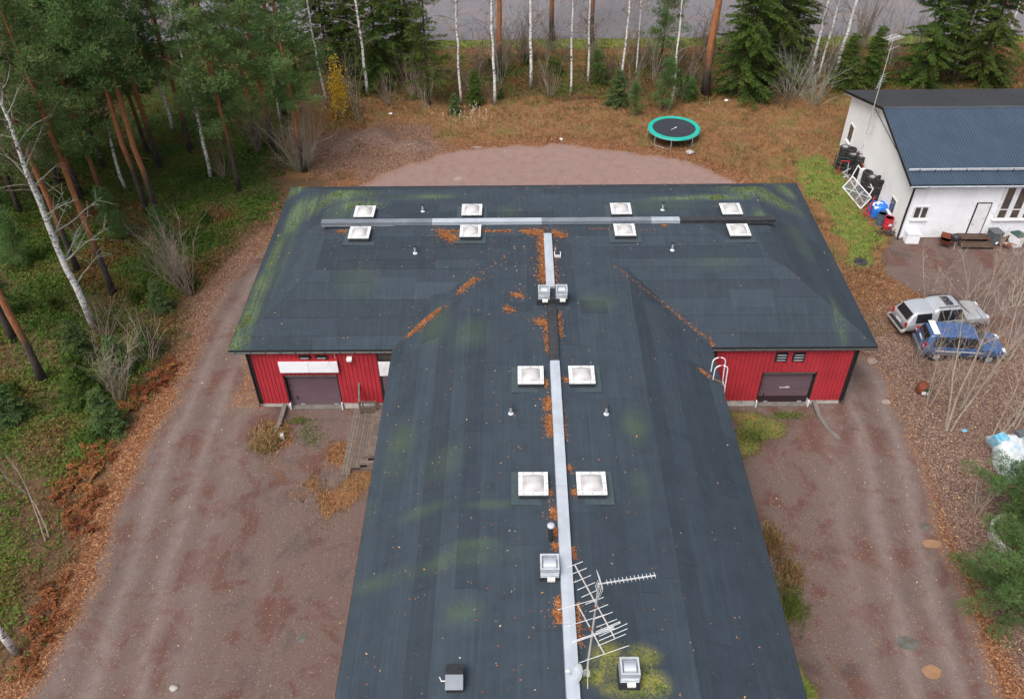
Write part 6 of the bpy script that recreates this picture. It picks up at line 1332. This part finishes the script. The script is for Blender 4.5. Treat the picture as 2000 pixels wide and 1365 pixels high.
for k, b_, lab, s in [('sapling', (1853, 838), 'tall pale sapling in front of the blue car, stems leaning right', 1.05), ('saplingB', (1815, 790), 'bare sapling close behind the painted drum', .9), ('sapling', (1880, 800), 'pale sapling hiding the middle of the blue car', .9), ('saplingC', (1785, 715), 'bare bush at the rear of the blue car', .5), ('saplingB', (1935, 870), 'crooked bare sapling left of the covered pile', .85), ('sapling', (1985, 835), 'pale sapling at the right edge above the covered pile', 1.05), ('saplingB', (1965, 700), 'bare sapling beyond the front of the blue car', 1.), ('saplingC', (1900, 600), 'bare bush behind the silver pickup', .8), ('saplingC', (1985, 600), 'bare bush at the right edge of the yard', 1.), ('saplingC', (1810, 590), 'bare twigs at the rear of the silver pickup', .7), ('saplingB', (1920, 610), 'bare sapling standing in the reddish yard', .85), ('saplingC', (1905, 1005), 'bent bare stems beside the concrete ring', .55)]:
    plant(k, b_, 'bare_sapling', lab, 'sapling', 'bare saplings round the parked cars', s)
# understorey further back, behind the row of birches
r = random.Random(31)
for i in range(64):
    x = r.uniform(-14, 45); y = r.uniform(70.5, 80)
    if 22 < x < 50 and y < 64: continue
    k = r.choice(['shrubB', 'shrubC', 'shrubC', 'spruceBush', 'shrubB', 'aspen'])
    z = gz1(x, y)
    if k == 'spruceBush': plant(k, (x, y, z), 'young_spruce', 'low evergreen bush in the undergrowth between the birch row and the verge', 'spruce', 'evergreen bushes behind the birch row', r.uniform(.4, .75), r=r)
    else: plant(k, (x, y, z), 'bare_shrub', 'bare brown bush in the undergrowth between the birch row and the verge', 'shrub', 'bare bushes behind the birch row', r.uniform(.6, 1.15), r=r)
for i in range(30):
    x = r.uniform(-45, -20.5); y = r.uniform(20, 56)
    if any(math.hypot(x-a, y-b_) < 1.2 for a, b_ in pts): continue
    k = r.choice(['shrubC', 'spruceBush', 'shrubC']); z = gz1(x, y)
    if k == 'spruceBush': plant(k, (x, y, z), 'young_spruce', 'tiny spruce in the mossy undergrowth of the left forest', 'spruce', 'tiny spruces of the left forest', r.uniform(.35, .6), r=r)
    else: plant(k, (x, y, z), 'bare_shrub', 'thin brown twigs in the mossy undergrowth of the left forest', 'shrub', 'twiggy bushes of the left forest', r.uniform(.35, .6), r=r)
for i in range(26):
    x = r.uniform(-13, 42); y = r.uniform(76.5, 82.2)
    plant(r.choice(['shrubB', 'aspen', 'shrubA']), (x, y, gz1(x, y)), 'bare_shrub', 'tall bare bush on the brown bank just below the far verge', 'shrub', 'bare bushes below the far verge', r.uniform(.8, 1.25), r=r)
# the sapling that kept its yellow leaves
e = plant('aspen', (668, 232), 'yellow_sapling', 'young birch with bright yellow leaves behind the mounds', 'sapling', None, .95)
ry = np.random.default_rng(77); k = 1500; C = np.stack([ry.normal(0, .75, k), ry.normal(0, .6, k), np.clip(ry.normal(2.7, 1.35, k), .2, 5.6)], 1); C[:, :2] *= (1.15-.13*C[:, 2:3]); D = rdir(k, ry); D[:, 2] -= .5
MB().addq(leaves(C, D, ry.uniform(.09, .15, k), ry.uniform(.07, .12, k), None, ry), ry.uniform(0, 1, k)).build('leaves', 'yellow_leaves', e)
# dead bracken
def bracken(seed):
    r = np.random.default_rng(seed); st = MB(); C = []; D = []; T = []
    for i in range(11):
        a = r.uniform(0, 6.283); ln = r.uniform(.6, 1.1); Q = limb(st, (0, 0, .02), (math.cos(a), math.sin(a), r.uniform(.6, 1.5)), ln, .010, r, 6, 1.3, 3, .004, .06); t0 = r.uniform(0, 1); sd = np.array([-math.sin(a), math.cos(a), 0])
        for s in np.linspace(.25, 1, 13):
            j = s*(len(Q)-1); q0 = int(min(j, len(Q)-2)); c = Q[q0]+(Q[q0+1]-Q[q0])*(j-q0)
            for sg_ in (-1, 1):
                for w in range(3): C.append(c+sd*sg_*w*.09*(1.15-s)); D.append(sd*sg_+np.array([math.cos(a), math.sin(a), -.25])*.5+r.normal(0, .3, 3)); T.append(np.clip(.6*t0+.4*r.uniform(), 0, 1))
    k = len(C); return [('stalks', st.mesh('stalks'), 'twig_brown'), ('fronds', MB().addq(leaves(np.array(C), np.array(D), r.uniform(.08, .17, k), r.uniform(.03, .07, k), None, r), np.array(T)).mesh('fronds'), 'bracken_fronds')]
for i in range(3): PROTO['bracken%d' % i] = bracken(50+i)
r = random.Random(41)
for i, (px, py) in enumerate([(335, 715), (318, 728), (305, 745), (290, 760), (272, 778), (255, 795), (238, 808), (222, 835), (205, 862), (190, 878), (172, 885), (200, 895), (185, 910), (165, 905), (150, 930), (172, 935), (128, 965), (145, 985), (165, 985), (180, 965), (110, 960), (155, 1010), (160, 1030), (215, 850), (245, 780), (60, 1310), (80, 1240), (95, 1200), (110, 1150)]):
    p = GG(px+r.uniform(-5, 5), py+r.uniform(-5, 5)); plant('bracken%d' % (i % 3), p, 'dead_bracken', 'rust brown dead bracken clump along the left drive edge', 'fern', 'dead bracken beside the drive', r.uniform(.7, 1.0), r=r)

# ------------------------------------------------------------------ what covers the ground and nobody could count
def scatter(n, x0, x1, y0, y1, dens, seed):
    r = np.random.default_rng(seed); x = r.uniform(x0, x1, n); y = r.uniform(y0, y1, n); Z = zones(x, y); p = dens(x, y, Z)
    inb = (x > XL+.7) & (x < XR-.7) & (y > WALL_Y-.1) & (y < YB-.9) | (x > -5.4) & (x < 8.8) & (y < 34) | (x > WX-.05) & (y > WY) & (y < WB_) & (x < WE) | (x > -8.4) & (x < -5) & (y > 27.9) & (y < 33)
    k = (r.uniform(0, 1, n) < p) & ~inb; x, y = x[k], y[k]; return np.stack([x, y, gz(x, y)], 1), r
# bilberry and moss under the pines
C, r = scatter(95000, -46, -17, 12, 84, lambda x, y, Z: np.clip((Z['green']*1.1+.15)*(.35+.8*fbm(x*.5, y*.5, 61)), 0, 1)*smooth(0, 1, Z['west'])*smooth(.6, 2.4, Z['dG'])*np.where(y > 62, .45, 1), 61)
per = 6; k = len(C)*per; ct = np.repeat(np.clip((fbm(C[:, 0]*.33, C[:, 1]*.33, 63)-.28)*1.9+r.normal(0, .1, len(C)), 0, 1), per); CC = np.repeat(C, per, 0)+np.stack([r.normal(0, .13, k), r.normal(0, .13, k), r.uniform(.02, .26, k)], 1)
D = rdir(k, r); D[:, 2] = np.abs(D[:, 2])*.5
o = MB().addq(leaves(CC, D, r.uniform(.06, .14, k), r.uniform(.05, .10, k), None, r), np.clip(ct+r.normal(0, .13, k), 0, 1)).build('bilberry_cover', 'bilberry'); tag(o, 'low green bilberry and moss covering the floor of the left forest', 'ground cover', kind='stuff')
C, r = scatter(26000, -14, 50, 68, 80, lambda x, y, Z: Z['under']*.75*(.2+fbm(x*.4, y*.4, 65)), 65)
k = len(C)*5; CC = np.repeat(C, 5, 0)+np.stack([r.normal(0, .14, k), r.normal(0, .14, k), r.uniform(.02, .4, k)], 1); D = rdir(k, r); D[:, 2] = np.abs(D[:, 2])*.6
o = MB().addq(leaves(CC, D, r.uniform(.07, .16, k), r.uniform(.05, .10, k), None, r), np.clip(np.repeat(fbm(C[:, 0]*.5, C[:, 1]*.5, 66), 5)*1.6-.15+r.normal(0, .2, k), 0, 1)).build('undergrowth', 'bilberry'); tag(o, 'dark green undergrowth behind the row of birches', 'ground cover', kind='stuff')
# dry grass
def grass(C, r, per, hh, mat, name, lab, lean=.5, wd=.022, tone=None):
    k = len(C)*per; CC = np.repeat(C, per, 0)+np.stack([r.normal(0, .09, k), r.normal(0, .09, k), np.full(k, -.02)], 1); D = rdir(k, r); D[:, 2] = r.uniform(.5, 1.6, k); D[:, :2] *= lean*2
    t = np.repeat(np.clip(fbm(C[:, 0]*.7, C[:, 1]*.7, 71)*1.1-.05, 0, 1), per) if tone is None else tone
    return tag(MB().addq(leaves(CC, D, r.uniform(*hh, k), wd*r.uniform(.7, 1.6, k), None, r), np.clip(t+r.normal(0, .2, k), 0, 1)).build(name, mat), lab, 'grass', kind='stuff')
C, r = scatter(60000, -16, 50, 38, 84, lambda x, y, Z: Z['dry']*(.25+.9*fbm(x*.5, y*.5, 72))*np.where(Z['dG'] < 1.0, .35, 1)*(1-Z['gravel']), 72)
grass(C, r, 4, (.14, .42), 'dry_blades', 'dry_grass', 'tall dry brown grass round the gravel pad and the far bank')
C, r = scatter(30000, -26, -14, 12, 58, lambda x, y, Z: smooth(.5, 1.2, Z['dG'])*smooth(5, 3, Z['dG'])*Z['west']*.55*smooth(.42, .62, fbm(x*.5, y*.5, 78)), 78); grass(C, r, 4, (.10, .34), 'dry_blades', 'dry_grass', 'straw coloured grass between the bracken and the left drive')
C, r = scatter(5200, -11, -4, 24, 33, lambda x, y, Z: Z['dry']*.55*(.3+fbm(x*1.5, y*1.5, 79)), 73); grass(C, r, 5, (.08, .26), 'dry_blades', 'dry_grass', 'yellow brown grass beside the deck steps')
C, r = scatter(42000, 9, 27, 10, 62, lambda x, y, Z: Z['lawn']*.85*(.3+fbm(x*.8, y*.8, 74)), 74); grass(C, r, 4, (.06, .17), 'green_blades', 'lawn_grass', 'short mossy green grass between the buildings and along the wing', .7)
C, r = scatter(16000, -40, 56, 81, 85, lambda x, y, Z: Z['verge']*.8, 75); grass(C, r, 4, (.08, .2), 'green_blades', 'verge_grass', 'yellow green grass of the far verge', .6)
p0 = GG(520, 860); r = np.random.default_rng(76); k = 300; C = np.stack([p0[0]+r.normal(0, .34, k), p0[1]+r.normal(0, .5, k), np.full(k, p0[2])], 1); grass(C, r, 6, (.15, .5), 'dry_blades', 'grass_tussock', 'straw coloured grass tussock left of the left garage ramp')
for (px, py, sd) in ((1540, 1120, 1), (1510, 1060, 2), (1545, 1180, 3)):
    p0 = GG(px, py); r = np.random.default_rng(90+sd); k = 260; C = np.stack([p0[0]+r.normal(0, .3, k), p0[1]+r.normal(0, .5, k), np.full(k, p0[2])], 1); grass(C, r, 5, (.1, .35), 'dry_blades' if sd != 3 else 'green_blades', 'grass_tussock', ['', 'middle grass tussock along the right eave of the wing', 'upper grass tussock along the right eave of the wing', 'lower green tussock along the right eave of the wing'][sd])
for (px, py, sd, kk) in ((1470, 850, 1, 420), (545, 855, 2, 70), (542, 838, 3, 50), (600, 845, 4, 120), (612, 860, 5, 120), (585, 822, 6, 220), (1530, 812, 7, 260), (1555, 812, 8, 160), (288, 773, 9, 90)):
    p0 = GG(px, py); r = np.random.default_rng(100+sd); C = np.stack([p0[0]+r.normal(0, .34 if sd != 9 else .15, kk), p0[1]+r.normal(0, .3 if sd < 6 else .12, kk), np.full(kk, p0[2])], 1)
    grass(C, r, 3, (.03, .11), 'green_blades', 'weed_patch', ['', 'green weeds in front of the right garage ramp wall', 'small yellow green weed at the left ramp edge, lower', 'small yellow green weed at the left ramp edge, upper', 'left moss patch on the left garage ramp', 'right moss patch on the left garage ramp', 'moss line along the left garage threshold', 'moss line along the right garage threshold, left half', 'moss line along the right garage threshold, right half', 'small bright green weed at the bracken edge'][sd], .9, .04, np.full(kk*3, .15+.05*sd % .6))
# fallen leaves
def litter(C, r, size, mat, name, lab, tone=None):
    k = len(C); D = rdir(k, r); D[:, 2] = r.normal(0, .22, k); C = C+np.array([0, 0, .015])+np.stack([np.zeros(k), np.zeros(k), r.uniform(0, .03, k)], 1)
    return tag(MB().addq(leaves(C, D, r.uniform(*size, k), r.uniform(size[0]*.7, size[1]*.8, k), r.normal(0, .35, k), r), r.uniform(0, 1, k) if tone is None else tone(k, r)).build(name, mat), lab, 'leaves', kind='stuff')
C, r = scatter(170000, -24, 22, 10, 66, lambda x, y, Z: Z['leaf']*(1-Z['east'])*.65*(.3+fbm(x*.9, y*.9, 81)), 81); litter(C, r, (.03, .06), 'litter', 'fallen_leaves', 'orange brown fallen leaves along the edges of the gravel drive', lambda k, r: r.uniform(0, 1, k)**1.7)
C, r = scatter(60000, 18, 40, 14, 47, lambda x, y, Z: Z['east']*.85*(.35+fbm(x*.9, y*.9, 82)), 82); litter(C, r, (.045, .085), 'litter_mauve', 'fallen_leaves', 'pale brown fallen leaves under the saplings and the cars')
C, r = scatter(16000, -20, 21, 10, 62, lambda x, y, Z: Z['gravel']*np.clip(.10+.30*smooth(6, 0, -Z['dG']), 0, 1), 83); litter(C, r, (.04, .08), 'litter', 'fallen_leaves', 'single yellow and brown leaves scattered over the gravel', lambda k, r: r.uniform(.3, 1, k)**.6)
C, r = scatter(14000, -48, -15, 12, 84, lambda x, y, Z: Z['west']*.35, 84); litter(C, r, (.04, .08), 'litter', 'fallen_leaves', 'brown leaves between the bilberry plants in the left forest')
C, r = scatter(2600, 26, 50, 34, 48, lambda x, y, Z: Z['gravel']*.5, 85); litter(C, r, (.05, .09), 'litter_mauve', 'fallen_leaves', 'leaves scattered on the reddish yard')
C, r = scatter(26000, -18, 26, 48, 82, lambda x, y, Z: Z['dry']*.6*(.3+fbm(x*.9, y*.9, 86)), 86); litter(C, r, (.05, .09), 'litter', 'fallen_leaves', 'rust coloured leaves in the dry grass behind the red building')
# pale seed heads in the dry grass
r = np.random.default_rng(91); k = 46; px = r.normal(905, 30, k); py = r.normal(232, 11, k); C = np.array([GG(a, b_) for a, b_ in zip(px, py)]); mb = MB()
for c in C: hh = r.uniform(.4, .7); mb.tube([c, c+np.array([r.normal(0, .05), r.normal(0, .05), hh])], .008, 3); mb.tube([c+np.array([0, 0, hh-.02]), c+np.array([.02, .01, hh+.13])], [.035, .02], 5)
M('seedhead', (.55, .48, .38), (.42, .35, .26), 9, .9); tag(mb.build('seed_heads', 'seedhead'), 'pale seed heads standing in the dry grass behind the roof', 'seed heads', kind='stuff')
# fallen branch by the right ramp
r = np.random.default_rng(95); mb = MB(); a = np.array(GG(1590, 822)); b_ = np.array(GG(1680, 842)); mb.tube([a+(0, 0, .05), (a+b_)/2+(0, .1, .07), b_+(0, 0, .04)], [.035, .03, .012], 5); limb(mb, (a+b_)/2+(.3, 0, .06), (.6, .9, .25), .8, .02, r, 4, .2, 4); limb(mb, (a*.3+b_*.7)+(0, 0, .06), (.9, -.4, .1), .7, .015, r, 3, .1, 4)
tag(mb.build('fallen_branch', 'twig_brown'), 'dead branch lying on the gravel right of the right ramp', 'branch')
